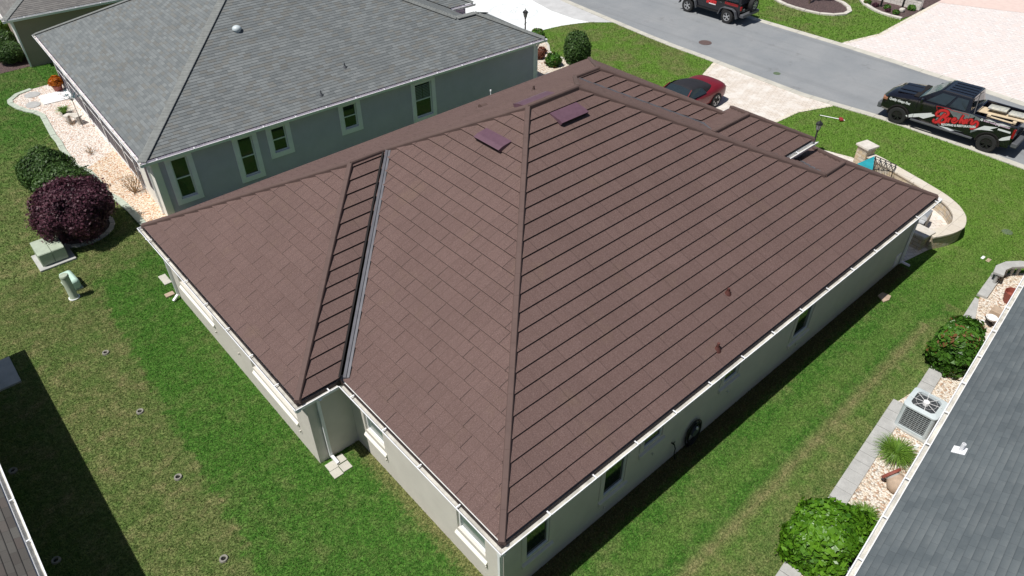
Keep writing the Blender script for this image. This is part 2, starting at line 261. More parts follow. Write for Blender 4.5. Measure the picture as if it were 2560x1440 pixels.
# ---------------- mesh helpers ----------------
class MB:
    def __init__(s): s.v = []; s.f = []; s.uv = []; s.has = False
    def poly(s, pts, uv=None):
        i = len(s.v); s.v += [tuple(p) for p in pts]; s.f.append(tuple(range(i, i+len(pts))))
        if uv: s.has = True
        s.uv.append(uv or [(0, 0)]*len(pts)); return s
    def bx(s, x0, x1, y0, y1, z0, z1):
        a = [(x0,y0),(x1,y0),(x1,y1),(x0,y1)]; return s.prism(a, z0, z1)
    def prism(s, a, z0, z1):
        n = len(a); s.poly([(x, y, z1) for x, y in a]); s.poly([(x, y, z0) for x, y in reversed(a)])
        for i in range(n):
            p, q = a[i], a[(i+1) % n]; s.poly([(*p[:2], z0), (*q[:2], z0), (*q[:2], z1), (*p[:2], z1)])
        return s
    def obox(s, c, ax, ay, az, hx, hy, hz):
        c = Vector(c); ax, ay, az = Vector(ax).normalized()*hx, Vector(ay).normalized()*hy, Vector(az).normalized()*hz
        P = [c + i*ax + j*ay + k_*az for k_ in (-1, 1) for j in (-1, 1) for i in (-1, 1)]
        for q in ((0,2,3,1),(4,5,7,6),(0,1,5,4),(2,6,7,3),(0,4,6,2),(1,3,7,5)): s.poly([P[i] for i in q])
        return s
    def bar(s, a, b, wdt, hgt, up=(0, 0, 1)):
        a, b = Vector(a), Vector(b); d = b-a
        if abs(d.normalized().dot(Vector(up))) > .98: up = (1, 0, 0)
        side = d.cross(Vector(up)); u = side.cross(d); return s.obox((a+b)/2, d, side, u, d.length/2, wdt/2, hgt/2)
    def cyl(s, a, b, r0, r1=None, n=16, cap=True):
        a, b = Vector(a), Vector(b); r1 = r0 if r1 is None else r1; d = (b-a).normalized(); t = Vector((1, 0, 0)) if abs(d.x) < .9 else Vector((0, 1, 0))
        e = d.cross(t).normalized(); g = d.cross(e)
        A = [a + r0*(math.cos(q)*e + math.sin(q)*g) for q in [2*math.pi*i/n for i in range(n)]]; B = [b + r1*(math.cos(q)*e + math.sin(q)*g) for q in [2*math.pi*i/n for i in range(n)]]
        for i in range(n): j = (i+1) % n; s.poly([A[j], A[i], B[i], B[j]])
        if cap: s.poly(A); s.poly(B[::-1])
        return s
    def tube(s, pts, r, n=8):
        for a, b in zip(pts, pts[1:]): s.cyl(a, b, r, r, n)
        return s
    def lathe(s, prof, c=(0, 0, 0), n=24, axis='z'):
        def P(r, h, q):
            x, y = r*math.cos(q), r*math.sin(q)
            if axis == 'z': return (c[0]+x, c[1]+y, c[2]+h)
            if axis == 'x': return (c[0]+h, c[1]+x, c[2]+y)
            return (c[0]+x, c[1]+h, c[2]+y)
        for (r0, h0), (r1, h1) in zip(prof, prof[1:]):
            for i in range(n):
                a, b = 2*math.pi*i/n, 2*math.pi*(i+1)/n
                pts = [P(r0, h0, a), P(r0, h0, b), P(r1, h1, b), P(r1, h1, a)]
                if r0 < 1e-6: pts = [pts[0], pts[2], pts[3]]
                elif r1 < 1e-6: pts = pts[:3]
                s.poly(pts)
        return s
    def loft(s, secs, cap=True):
        for A, B in zip(secs, secs[1:]):
            n = len(A)
            for i in range(n-1): s.poly([A[i], A[i+1], B[i+1], B[i]])
        if cap: s.poly(secs[0]); s.poly(secs[-1][::-1])
        return s
    def build(s, name, m, parent=None, smooth=None, bevel=0, merge=True, sub=0, loc=None):
        me = bpy.data.meshes.new(name); me.from_pydata(s.v, [], s.f); me.materials.append(m if not isinstance(m, str) else M[m])
        if s.has:
            ul = me.uv_layers.new(name='UVMap'); flat = [c for u in s.uv for q in u for c in q]; ul.data.foreach_set('uv', flat)
        o = bpy.data.objects.new(name, me); col.objects.link(o)
        if merge or bevel:
            import bmesh
            bm = bmesh.new(); bm.from_mesh(me); bmesh.ops.remove_doubles(bm, verts=bm.verts, dist=1e-5); bmesh.ops.recalc_face_normals(bm, faces=bm.faces); bm.to_mesh(me); bm.free()
        if smooth: me.shade_smooth(); me.set_sharp_from_angle(angle=R(smooth))
        if bevel:
            b = o.modifiers.new('bevel', 'BEVEL'); b.width = bevel; b.segments = 2; b.limit_method = 'ANGLE'; b.angle_limit = R(40)
        if sub:
            b = o.modifiers.new('sub', 'SUBSURF'); b.levels = sub; b.render_levels = sub
        if parent: o.parent = parent
        if loc: o.location = loc
        return o

def tag(o, label=None, cat=None, group=None, kind=None):
    if label: o['label'] = label
    if cat: o['category'] = cat
    if group: o['group'] = group
    if kind: o['kind'] = kind
    return o
def thing(name, label, cat, loc=(0, 0, 0), rz=0, group=None):
    o = bpy.data.objects.new(name, None); col.objects.link(o); o.location = loc; o.rotation_euler = (0, 0, rz); o.empty_display_size = .3
    return tag(o, label, cat, group)
def copy_tree(o, parent=None):
    c = o.copy(); col.objects.link(c); c.parent = parent
    for ch in [q for q in list(bpy.data.objects) if q.parent == o]: copy_tree(ch, c)
    return c
def struct(name, mb, m, **k): return tag(mb.build(name, m, **k), kind='structure')
def sheet(name, pts, z, m, th=0): 
    mb = MB()
    if th: mb.prism([p[:2] for p in pts], z-th, z)
    else: mb.poly([(p[0], p[1], z) for p in pts])
    return mb.build(name, m)

def leaves(name, P, N, size, m, parent=None, aspect=1.7, tint=None, jit=.6):
    """one mesh of many small folded leaves at points P facing N"""
    n = len(P); d = N + rng.normal(0, jit, (n, 3)); d /= np.linalg.norm(d, axis=1)[:, None]
    t = np.cross(d, rng.normal(0, 1, (n, 3))); t /= np.linalg.norm(t, axis=1)[:, None]; b = np.cross(d, t)
    sz = size*(.5+1.1*rng.rand(n)**1.6)[:, None]; L, W = sz*aspect*.5, sz*.5
    V = np.empty((n, 4, 3)); V[:, 0] = P-t*L; V[:, 1] = P+b*W+d*W*.35; V[:, 2] = P+t*L; V[:, 3] = P-b*W+d*W*.35
    me = bpy.data.meshes.new(name); me.vertices.add(4*n); me.vertices.foreach_set('co', V.reshape(-1))
    me.loops.add(4*n); me.loops.foreach_set('vertex_index', np.arange(4*n, dtype=np.int32)); me.polygons.add(n); me.polygons.foreach_set('loop_start', np.arange(0, 4*n, 4, dtype=np.int32)); me.update()
    a = me.attributes.new('tint', 'FLOAT', 'FACE'); a.data.foreach_set('value', (rng.rand(n) if tint is None else tint).astype(np.float32))
    me.materials.append(M[m]); o = bpy.data.objects.new(name, me); col.objects.link(o)
    if parent: o.parent = parent
    return o
def blob_pts(n, rx, ry, rz, cz, lump=.12, power=2.0, depth=.22, flat=False, seed=0):
    q = rng.normal(0, 1, (n, 3)); q /= np.linalg.norm(q, axis=1)[:, None]; q[:, 2] = np.where(q[:, 2] < -.75, -q[:, 2], q[:, 2])
    r = np.random.RandomState(seed); lum = np.zeros(n)
    for _ in range(9):
        k_ = r.normal(0, 1, 3); k_ /= np.linalg.norm(k_); lum += np.cos((q @ k_)*r.uniform(4, 11)+r.uniform(0, 6))
    e = power; sc = (np.abs(q[:, 0])**e+np.abs(q[:, 1])**e+np.abs(q[:, 2])**e)**(-1/e)
    rad = sc*(1+lump*lum/3)*(1-depth*rng.rand(n)**1.6+.13*rng.rand(n)**9); P = q*rad[:, None]*np.array([rx, ry, rz]); P[:, 2] += cz
    N = q/np.array([rx, ry, rz]); N /= np.linalg.norm(N, axis=1)[:, None]; return P, N, lum
def shrub(name, label, c, rx, ry, rz, cz, n, leaf, m, cat='shrub', power=2., lump=.12, group=None, trunk=True, seed=0, rz_=0, jit=.6):
    t = thing(name, label, cat, (c[0], c[1], 0), rz_, group)
    P, N, lum = blob_pts(n, rx, ry, rz, cz, lump, power, seed=seed); P[:, 2] = np.maximum(P[:, 2], .03)
    tint = np.clip(rng.rand(n)*.75+.12*(lum/3+.5)+.12, 0, 1); leaves('foliage', P, N, leaf, m, t, tint=tint, jit=jit)
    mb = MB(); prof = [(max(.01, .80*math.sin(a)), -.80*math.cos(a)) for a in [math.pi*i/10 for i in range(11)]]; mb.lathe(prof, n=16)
    mb.v = [(x*rx, y*ry, max(.02, z*rz+cz)) for x, y, z in mb.v]; mb.build('shade_core', 'core', t, smooth=60)  # solid near-black core paints the shade inside the foliage
    if trunk: MB().cyl((0, 0, 0), (0, 0, cz), .05*rx+.02, .03, 8).build('trunk', 'bark', t)
    return t

# ---------------- roofs ----------------
def clip(poly, f):
    out = []; n = len(poly)
    for i in range(n):
        a, b = poly[i], poly[(i+1) % n]; fa, fb = f(a), f(b)
        if fa >= 0: out.append(a)
        if (fa > 0 and fb < 0) or (fa < 0 and fb > 0): t = fa/(fa-fb); out.append((a[0]+t*(b[0]-a[0]), a[1]+t*(b[1]-a[1])))
    return out
def roof_face(mb, dk, poly, o, up, h0, p, e=.3325, off=.137, t=.050, smin=None):
    """courses of panels with real raised front edges; dk collects the dark strips that paint the shade below each edge"""
    ux, uy = up; ax, ay = -uy, ux; S = lambda q: (q[0]-o[0])*ux+(q[1]-o[1])*uy; A = lambda q: (q[0]-o[0])*ax+(q[1]-o[1])*ay
    smax = max(S(q) for q in poly); k_ = 0; s0 = off if smin is None else smin
    while s0 < smax-.01:
        s1 = s0+e; q = clip(poly, lambda r: S(r)-s0); q = clip(q, lambda r: s1+.02-S(r)) if q else q
        if len(q) >= 3:
            zf = lambda r: h0+p*S(r)+t*max(0., 1-(S(r)-s0)/e)+.001
            mb.poly([(x, y, zf((x, y))) for x, y in q], [(A(r), S(r)) for r in q])
            ed = [r for r in q if abs(S(r)-s0) < 1e-6]
            if len(ed) >= 2:
                a = min(ed, key=A); b = max(ed, key=A); z = h0+p*s0+t+.001; zl = z-t*.22
                mb.poly([(a[0], a[1], zl), (b[0], b[1], zl), (b[0], b[1], z), (a[0], a[1], z)], [(A(a), s0)]*4)
                i = .018; dk.poly([(a[0]+ux*i*.2, a[1]+uy*i*.2, zl), (b[0]+ux*i*.2, b[1]+uy*i*.2, zl), (b[0]+ux*i, b[1]+uy*i, zl-t*.80), (a[0]+ux*i, a[1]+uy*i, zl-t*.80)])  # near-black strip paints the shade under the panel edge
        s0 = s1
def cap_run(mb, a, b, wdt=.165, hgt=.070, top=.105, drop=.05, seg=0.6):
    """ridge or hip cap as overlapping trapezoid sections"""
    a, b = Vector(a), Vector(b); L = (b-a).length; n = max(1, int(L/seg)); d = (b-a)/L; side = Vector((d.y, -d.x, 0)).normalized(); up = Vector((0, 0, 1))
    for i in range(n):
        p, q = a+d*(L*i/n), a+d*(L*(i+1)/n+.02); e0, e1 = .006, 0.
        pr = lambda P, e: [P-side*wdt/2-up*drop, P-side*(wdt/2-.01)+up*(hgt*.55+e), P-side*top/2+up*(hgt+e), P+side*top/2+up*(hgt+e), P+side*(wdt/2-.01)+up*(hgt*.55+e), P+side*wdt/2-up*drop]
        A, B = pr(p, e0), pr(q, e1); mb.loft([A, B])
def gutter(parent, a, b, z=2.6, wdt=.125, m='gutter', brackets=1.32, off=.7, nrm=None, depth=.11):
    """open K-style gutter from a to b (outer lip line); inside lies to the left of a->b"""
    a, b = Vector((a[0], a[1], z)), Vector((b[0], b[1], z)); d = (b-a).normalized(); inn = Vector((-d.y, d.x, 0)); mb = MB(); up = Vector((0, 0, 1))
    def prof(P): return [P+inn*wdt-up*.05, P+inn*wdt-up*depth, P+inn*.03-up*depth, P+inn*.008-up*.03, P-inn*.006, P+inn*.014, P+inn*.02-up*.025, P+inn*.04-up*(depth-.006)]
    A, B = prof(a), prof(b)
    for i in range(7): mb.poly([A[i], B[i], B[i+1], A[i+1]])
    mb.poly([A[0], A[1], A[2], A[3], A[4]]); mb.poly([B[0], B[1], B[2], B[3], B[4]])
    mb.bar(a+inn*.004+up*.002, b+inn*.004+up*.002, .022, .012)
    g = mb.build('gutter', m, parent)
    bed = MB(); A0, B0 = a+inn*.018, b+inn*.018; A1, B1 = a+inn*(wdt+.012), b+inn*(wdt+.012)
    bed.poly([A0-up*.075, B0-up*.075, B1-up*.055, A1-up*.055]); bed.build('gutter_bed', 'gutter_in', g)
    L = (b-a).length; x = off
    while x < L-.1: P = a+d*x; MB().bar(P+inn*-.005+up*.012, P+inn*(wdt+.01)+up*.012, .03, .014).build('gutter_bracket', m, g, merge=False); x += brackets
    return g
def wall_panel(mb, a, b, z0, z1, holes, rev=.11):
    """outer wall face from a to b with real openings; outward is to the right of a->b"""
    a, b = Vector((a[0], a[1], 0)), Vector((b[0], b[1], 0)); L = (b-a).length; d = (b-a)/L; inn = Vector((-d.y, d.x, 0))
    xs = sorted({0, L, *[q for h in holes for q in h[:2]]}); zs = sorted({z0, z1, *[q for h in holes for q in h[2:4]]})
    P = lambda x, z, k_=0: a+d*x+inn*k_+Vector((0, 0, z))
    for x0, x1 in zip(xs, xs[1:]):
        for c0, c1 in zip(zs, zs[1:]):
            mx, mz = (x0+x1)/2, (c0+c1)/2
            if any(h[0] < mx < h[1] and h[2] < mz < h[3] for h in holes): continue
            mb.poly([P(x0, c0), P(x1, c0), P(x1, c1), P(x0, c1)])
    for h in holes:
        x0, x1, c0, c1 = h[:4]
        mb.poly([P(x0, c0), P(x0, c1), P(x0, c1, rev), P(x0, c0, rev)]); mb.poly([P(x1, c0), P(x1, c0, rev), P(x1, c1, rev), P(x1, c1)])
        mb.poly([P(x0, c0), P(x0, c0, rev), P(x1, c0, rev), P(x1, c0)]); mb.poly([P(x0, c1), P(x1, c1), P(x1, c1, rev), P(x0, c1, rev)])
    return lambda x, z, k_=0: P(x, z, k_)
def window(parent, P, x0, x1, z0, z1, rev=.11, gl='glass', fm='white', rail=True, fw=.05, label=None, shutter=False):
    d = (P(1, 0)-P(0, 0)); inn = (P(0, 0, 1)-P(0, 0)); up = Vector((0, 0, 1)); f = MB(); k_ = rev-.03
    B = lambda xa, xb, za, zb, kk=k_, dd=.03: f.obox((P((xa+xb)/2, (za+zb)/2, kk)), d, inn, up, (xb-xa)/2, dd, (zb-za)/2)
    B(x0+.003, x0+fw, z0+.003, z1-.003); B(x1-fw, x1-.003, z0+.003, z1-.003); B(x0+fw, x1-fw, z0+.003, z0+fw); B(x0+fw, x1-fw, z1-fw, z1-.003)
    if rail: B(x0+fw, x1-fw, (z0+z1)/2-.02, (z0+z1)/2+.02, k_+.004)
    w_ = f.build('window', fm, parent)
    if label: w_['label'] = label
    g = MB(); g.obox(P((x0+x1)/2, (z0+z1)/2, k_+.012), d, inn, up, (x1-x0)/2-fw+.004, .004, (z1-z0)/2-fw+.004); g.build('pane', gl, w_)
    if shutter:
        s_ = MB(); zm = (z0+z1)/2
        for xa, xb in ((x0+fw+.02, (x0+x1)/2-.015), ((x0+x1)/2+.015, x1-fw-.02)):
            for i in range(9): z = zm+.06+i*(z1-zm-.15)/9; s_.obox(P((xa+xb)/2, z, k_+.004), d, inn, up, (xb-xa)/2, .004, .022)
        s_.build('shutter', mat('grey_louvre', (.20, .21, .22), .6), w_)
    return w_
def downspout(parent, pts, m='gutter', w_=.075, h_=.055):
    mb = MB()
    for a, b in zip(pts, pts[1:]): mb.bar(a, b, w_, h_, (0, 1, 0) if abs(a[2]-b[2]) > .5 else (0, 0, 1))
    return mb.build('downspout', m, parent)

# ---------------- ground, roads, paths ----------------
def lawn_mesh():
    mb = MB(); xs = [-400, -60, -12, 60, 140, 500]; ys = [-400, -60, -12, 60, 140, 500]
    for x0, x1 in zip(xs, xs[1:]):
        for y0, y1 in zip(ys, ys[1:]): mb.poly([(x0, y0, 0), (x1, y0, 0), (x1, y1, 0), (x0, y1, 0)])
    return mb
struct('lawn', lawn_mesh(), mat_grass())
near = [(28.45, -60), (28.34, -3), (28.34, 0), (28.42, 2), (28.34, 6), (28.05, 8.3), (27.86, 10), (28.0, 13), (28.19, 16), (28.23, 18.2), (28.42, 20.5), (28.69, 23), (29.25, 28.1), (30.6, 36), (34, 48), (42, 66)]
far = [(35.0, -60), (34.9, -3), (35.0, 0), (35.1, 2.4), (35.35, 5), (35.4, 7), (35.55, 9), (35.68, 12.2), (35.67, 14), (35.67, 17.7), (35.75, 20.5), (35.9, 23), (36.4, 28), (37.6, 35), (40.6, 45), (48, 60)]
kw = .42
def offs(line, d):
    out = []
    for i, p in enumerate(line):
        a, b = line[max(0, i-1)], line[min(len(line)-1, i+1)]; t = Vector((b[0]-a[0], b[1]-a[1])).normalized(); out.append((p[0]+t.y*d, p[1]-t.x*d))
    return out
def strip_mb(A, B, z0, z1):
    mb = MB()
    for i in range(len(A)-1):
        a, b, c, d = A[i], A[i+1], B[i+1], B[i]
        mb.poly([(*a, z0), (*d, z1), (*c, z1), (*b, z0)]); mb.poly([(*a, z0), (*b, z0), (*b, -.05), (*a, -.05)]); mb.poly([(*d, z1), (*c, z1), (*c, -.05), (*d, -.05)])
    return mb
rn, rf = offs(near, kw), offs(far, -kw)
road = MB()
for i in range(len(near)-1): road.poly([(*rn[i], .004), (*rf[i], .004), (*rf[i+1], .004), (*rn[i+1], .004)])
struct('road', road, 'asphalt')
struct('kerb', strip_mb(near, rn, .035, .016), 'kerb')
struct('kerb', strip_mb(far, rf, .035, .016), 'kerb')
jn = MB()
for ln, rr in ((near, rn), (far, rf)):
    for i in range(3, len(ln)-3):
        for f_ in (.2, .7):
            a = Vector(ln[i]).lerp(Vector(ln[i+1]), f_); b = Vector(rr[i]).lerp(Vector(rr[i+1]), f_); jn.bar((a.x, a.y, .036), (b.x, b.y, .017), .014, .004)
struct('kerb_joints', jn, mat('kerb_joint', (.20, .19, .17), .9))
dp = [(18.3, 14.8), (24.6, 14.75), (25.6, 14.72), (26.4, 14.66), (28.17, 15.3), (27.98, 12.5), (27.9, 9.9), (28.06, 8.3), (26.2, 9.05), (24.6, 9.15), (18.3, 9.2)]
struct('driveway', MB().poly([(x, y, .012) for x, y in dp]), 'pavers')
bd = MB()
for a, b in (((24.6, 14.68), (25.6, 14.65)), ((25.6, 14.65), (26.4, 14.59)), ((26.4, 14.59), (28.1, 15.18)), ((24.6, 9.22), (26.2, 9.12)), ((26.2, 9.12), (28.0, 8.38)), ((19, 14.72), (24.6, 14.68)), ((19, 9.27), (24.6, 9.22))): bd.bar((*a, .016), (*b, .016), .2, .006)
struct('driveway_border', bd, 'pavers_border')
wd = [(19.6, 24.9), (24.91, 24.85), (26.13, 24.63), (27.1, 24.25), (27.7, 23.95), (28.68, 23.0), (29.25, 28.1), (30.6, 36), (20, 38)]
struct('neighbour_driveway', MB().poly([(x, y, .010) for x, y in wd]), 'painted')
struct('driveway_apron', MB().poly([(27.75, 23.93, .016), (28.68, 23.0, .016), (29.25, 28.1, .016), (29.9, 32, .016), (28.4, 31.5, .016), (27.45, 27, .016), (27.45, 25, .016)]), 'apron_grey')
orn = MB()                                                          # grooves of the decorative pattern in the painted drive
def arc(cx, cy, r, a0, a1, n=26, wd_=.03, ry=None):
    P = [(cx+r*math.cos(a0+(a1-a0)*i/n), cy+(ry or r)*math.sin(a0+(a1-a0)*i/n), .012) for i in range(n+1)]
    for a, b in zip(P, P[1:]): orn.bar(a, b, wd_, .003)
for r in (1.5, 1.42): arc(25.6, 28.4, r, 0, 2*math.pi, 40)
for q in range(6): arc(25.6+.55*math.cos(q*1.05), 28.4+.55*math.sin(q*1.05), .42, 0, 2*math.pi, 18)
arc(23.4, 27.3, .6, 0, 2*math.pi, 20); arc(24.1, 26.2, .35, 0, 5, 16); arc(23.0, 30.3, 1.1, 0, 2*math.pi, 26)
for a, b in (((22, 25.5), (26.6, 25.5)), ((26.6, 25.5), (27, 30)), ((21, 27.9), (24.1, 28.1)), ((22, 25.5), (21.8, 33)), ((24.2, 25.5), (24, 27)), ((21.9, 29.6), (24.3, 29.8))): orn.bar((*a, .012), (*b, .012), .03, .003)
struct('driveway_pattern', orn, mat('pattern_groove', (.50, .54, .55), .8))
op = [(35.62, 12.2), (36.4, 11.95), (38.61, 11.42), (40.5, 11.5), (44.09, 11.6), (46.53, 11.7), (60, 12), (60, -20), (35.3, -20), (34.95, 0), (35.1, 2.4), (35.35, 5), (35.5, 9)]
struct('opposite_driveway', MB().poly([(x, y, .012) for x, y in op]), 'pavers_pink')
bd = MB()
for a, b in (((35.9, 12.05), (38.61, 11.36)), ((38.61, 11.36), (40.5, 11.43)), ((40.5, 11.43), (46.5, 11.6))): bd.bar((*a, .016), (*b, .016), .22, .006)
struct('opposite_driveway_border', bd, 'pavers_border')
struct('garage_apron', MB().poly([(*(44.370,14.338,0.000)[:2], .02), (*(46.057,12.804,0.000)[:2], .02), (*(48.479,7.261,0.000)[:2], .02), (60, 2, .02), (60, 14, .02)][1:4]+[(60, 12, .02)]), 'apron')

def ring(pts, closed=True, wd_=.25, z=.06, name='edging', m='kerb', label=None, cat='edging', group=None, gap=.012):
    """loop of edging blocks following a line"""
    mb = MB(); P = [Vector(p[:2]) for p in pts]
    if closed: P.append(P[0])
    n = len(P)
    for i in range(n-1):
        a, b = P[i], P[i+1]; ta = (P[(i+1) % n]-P[i-1 if i else (n-2 if closed else 0)]); tb = (P[(i+2) % (n-1) if closed else min(i+2, n-1)]-P[i])
        if ta.length < 1e-6: ta = b-a
        if tb.length < 1e-6: tb = b-a
        na, nb = Vector((ta.y, -ta.x)).normalized()*wd_/2, Vector((tb.y, -tb.x)).normalized()*wd_/2; g = (b-a).normalized()*gap
        mb.prism([tuple(a+g+na), tuple(b-g+nb), tuple(b-g-nb), tuple(a+g-na)][::-1], -.02, z+.004*(i % 3))
    o = mb.build(name, m); return tag(o, label, cat, group) if label else tag(o, kind='structure')
isl = [(39.35, 18.6), (39.05, 17.8), (38.95, 17.1), (38.95, 16.4), (39.1, 15.5), (39.55, 14.8), (40.15, 14.45), (40.85, 14.5), (41.5, 14.95), (42.0, 15.6), (42.3, 16.4), (42.4, 17.3), (42.2, 18.4), (41.6, 19.4), (40.8, 19.8), (39.9, 19.4)]
struct('mulch_island', MB().poly([(x, y, .03) for x, y in isl]), 'mulch')
ring(isl, True, .26, .09, 'edging', 'stonecap', 'pale block edging ringing the oval mulch island across the street', 'edging')
b2 = [(44.1, 16.2), (43.5, 15.2), (42.75, 14.5), (42.3, 13.8), (42.0, 13.1), (41.9, 12.4), (41.95, 11.75)]
struct('mulch_bed', MB().poly([(x, y, .022) for x, y in b2+[(43, 11.62), (48, 11.72), (48, 17)]]), 'mulch')
ring(b2, False, .26, .09, 'edging', 'stonecap', 'pale curved edging of the mulch bed beside the pink paver drive', 'edging')
fb = [(19.4, 24.8), (21.5, 24.86), (23.4, 24.7), (23.72, 23.7), (23.3, 22.9), (22.7, 22.2), (22.5, 21.5), (22.6, 20.9), (22.9, 20.2), (22.9, 19.4), (20.0, 19.3), (19.4, 20.0)]
struct('front_rock_bed', MB().poly([(x, y, .014) for x, y in fb]), 'rock_tan')
ring([(23.4, 24.7), (23.72, 23.7), (23.3, 22.9), (22.7, 22.2), (22.5, 21.5), (22.6, 20.9), (22.9, 20.2)], False, .13, .06, 'edging', 'kerb', 'thin winding concrete edging of the pale rock bed near the grey house front', 'edging')
struct('front_step_slab', MB().prism([(19.6, 19.9), (20.6, 20.2), (21.0, 19.6), (19.8, 19.2)], 0, .05), 'concrete')
gb = [(1.10, 36.05), (0.15, 35.98), (-.52, 35.77), (-.98, 35.26), (-1.05, 34.85), (-.93, 34.14), (-.69, 33.47), (-.43, 33.01), (-.28, 32.41), (-.36, 31.49), (-.50, 29.94), (-.50, 29.18), (-.60, 28.12), (-.64, 26.38), (-.37, 25.56), (-.34, 24.56), (-.38, 23.36), (-.20, 22.41), (-.13, 21.40), (-.11, 20.33)]
struct('rock_bed', MB().poly([(x, y, .012) for x, y in gb+[(.0, 19.2), (1.0, 19.6), (1.2, 25), (1.6, 36)]]), 'rock')
M['rock_orange'] = mat_stones('orange_river_rock', [(.60, .42, .28), (.72, .56, .40), (.76, .68, .58), (.50, .26, .14)], 20)
struct('rock_bed', MB().poly([(x, y, .017) for x, y in ((-.30, 25.9), (-.34, 24.56), (-.38, 23.36), (-.20, 22.41), (-.13, 21.40), (-.11, 20.33), (.0, 19.2), (1.0, 19.6), (1.2, 25), (1.15, 26.9))]), 'rock_orange')
dens = []
for a, b in zip(gb[1:], gb[2:]):
    for f_ in (0, .5): dens.append((a[0]+(b[0]-a[0])*f_, a[1]+(b[1]-a[1])*f_))
ring(dens+[gb[-1], (-.1, 19.5)], False, .24, .05, 'edging', 'curbing', 'wavy grey green concrete edging beside the pink rock bed', 'edging', gap=.004)
struct('bed_slab', MB().prism([(0.176,34.767,0.000)[:2], (1.548,34.719,-0.000)[:2], (1.433,33.449,0.000)[:2], (0.105,33.566,0.000)[:2]], 0, .06), 'white')
for nm, c, a, b in (('rear', (0.008,35.228,0.000), .34, .2), ('front', (-0.283,33.975,0.000), .30, .22)):
    o = MB().prism([(c[0]+a*math.cos(q)*1.05, c[1]+b*math.sin(q)*1.8) for q in [i*.4488 for i in range(14)]], 0, .035).build('stepping_stone', 'slab')
    tag(o, 'flat grey stepping stone in the pink rock, %s of the two beside the white slab' % ('farther' if nm == 'rear' else 'nearer'), 'stepping stone', 'stepping stones in the rock bed')
struct('mulch_border', MB().poly([(-3, 39.1, .012), (1.0, 39.2, .012), (1.1, 40.5, .012), (1.6, 48, .012), (-3, 50, .012)]), 'mulch')
# neighbour's bed on the right
rb = [(2.2, -3.65), (5.21, -3.3), (8.1, -3.0), (12.25, -2.6), (13.1, -2.75), (14.0, -2.66), (17.11, -2.35), (20.3, -2.1), (21.2, -2.9), (21.2, -4.2), (2.2, -5.6)]
struct('side_rock_bed', MB().poly([(x, y, .012) for x, y in rb]), 'rock_tan')
def run(a, b, wd_, L_, z, lb):
    sb = MB()
    a, b = Vector(a), Vector(b); d = (b-a).normalized(); nn = Vector((d.y, -d.x)); x = 0; T = (b-a).length
    while x < T-.05:
        l = min(L_*random.uniform(.92, 1.08), T-x); p, q = a+d*(x+.006), a+d*(x+l-.006); sb.prism([tuple(p)+(), tuple(q), tuple(q+nn*wd_), tuple(p+nn*wd_)][::-1], -.02, z+random.uniform(-.006, .006)); x += l
    tag(sb.build('edging_blocks', 'slab', bevel=.008), lb, 'edging', 'edging blocks of the side rock bed')
run((3.2, -3.46), (7.96, -2.95), .42, .38, .05, 'grey edging blocks between the lawn and the rock bed below the tipped urn')
run((8.0, -2.945), (12.21, -2.48), .42, .38, .05, 'grey edging blocks between the lawn and the rock bed just below the air conditioner')
run((13.0, -2.72), (14.3, -2.58), .38, .42, .05, 'short row of grey edging blocks between the air conditioner and the leafy shrub')
for i, (P, z, lb) in enumerate((([(17.112,-2.283,0.000), (18.385,-2.138,0.000), (18.357,-2.275,-0.000), (17.189,-2.629,0.000), (17.068,-2.521,-0.000)], .06, 'grey stone slab behind the leafy shrub with reddish tips'),
                         ([(18.549,-2.122,0.000), (19.815,-2.020,0.000), (19.797,-2.320,0.000), (18.611,-2.421,0.000)], .10, 'wide grey stone slab in the middle between the lower slab and the curved bench'),
                         ([(19.924,-2.002,0.000), (20.517,-2.002,0.000), (20.495,-2.191,0.000), (19.950,-2.286,-0.000)], .14, 'small grey stone slab at the foot of the curved stone bench'))):
    tag(MB().prism([p[:2] for p in P][::-1], 0, z).build('stone_slab', 'slab', bevel=.01), lb, 'stone slab', 'stone slabs along the side bed')

# ---------------- brown-roofed house ----------------
H, p_, L, W1, W2, n_, Lm, Lf, wg, ws = 2.6, .4935, 18.77, 5.828, 15.668, 1.141, 17.615, 18.79, 5.22, 2.44
ov = .372; wv = (W2-W1)/2
house = thing('brown_roof_house', 'large cream stucco house with a brown stone coated metal hip roof', 'house')
rp, dk = MB(), MB()
S_, W_, N_, E_ = (0, 1), (1, 0), (0, -1), (-1, 0)
roof_face(rp, dk, [(.137, .137), (L-.137, .137), (L-ws, ws), (Lm-ws, ws), (Lm-W2/2, W2/2), (W2/2, W2/2)], (0, 0), S_, H, p_)
roof_face(rp, dk, [(.137, .137), (W2/2, W2/2), (wv, W1+wv), (.137, W1+.0)], (0, 0), W_, H, p_)
roof_face(rp, dk, [(-n_+.137, W1+.137), (-n_+wv, W1+wv), (-n_+.137, W2-.137)], (-n_, 0), W_, H, p_)
roof_face(rp, dk, [(-n_+.137, W1+.137), (-n_+wv, W1+wv), (wv, W1+wv), (.16, W1+.137)], (0, W1), S_, H, p_)
roof_face(rp, dk, [(-n_+.137, W2-.137), (Lf-.137, W2-.137), (Lf-wg, W2-wg), (Lm-wg, W2-wg), (Lm-W2/2, W2/2), (W2/2, W2/2), (wv, W1+wv), (-n_+wv, W1+wv)], (0, W2), N_, H, p_)
roof_face(rp, dk, [(Lm-W2/2, W2/2), (Lm-ws, ws), (Lm-.1, 2*ws-.1), (Lm-.1, W2-2*wg), (Lm-wg, W2-wg)], (Lm, 0), E_, H, p_)
roof_face(rp, dk, [(Lm-ws, ws), (L-ws, ws), (L-.137, 2*ws-.137), (Lm, 2*ws-.137)], (0, 2*ws), N_, H, p_)
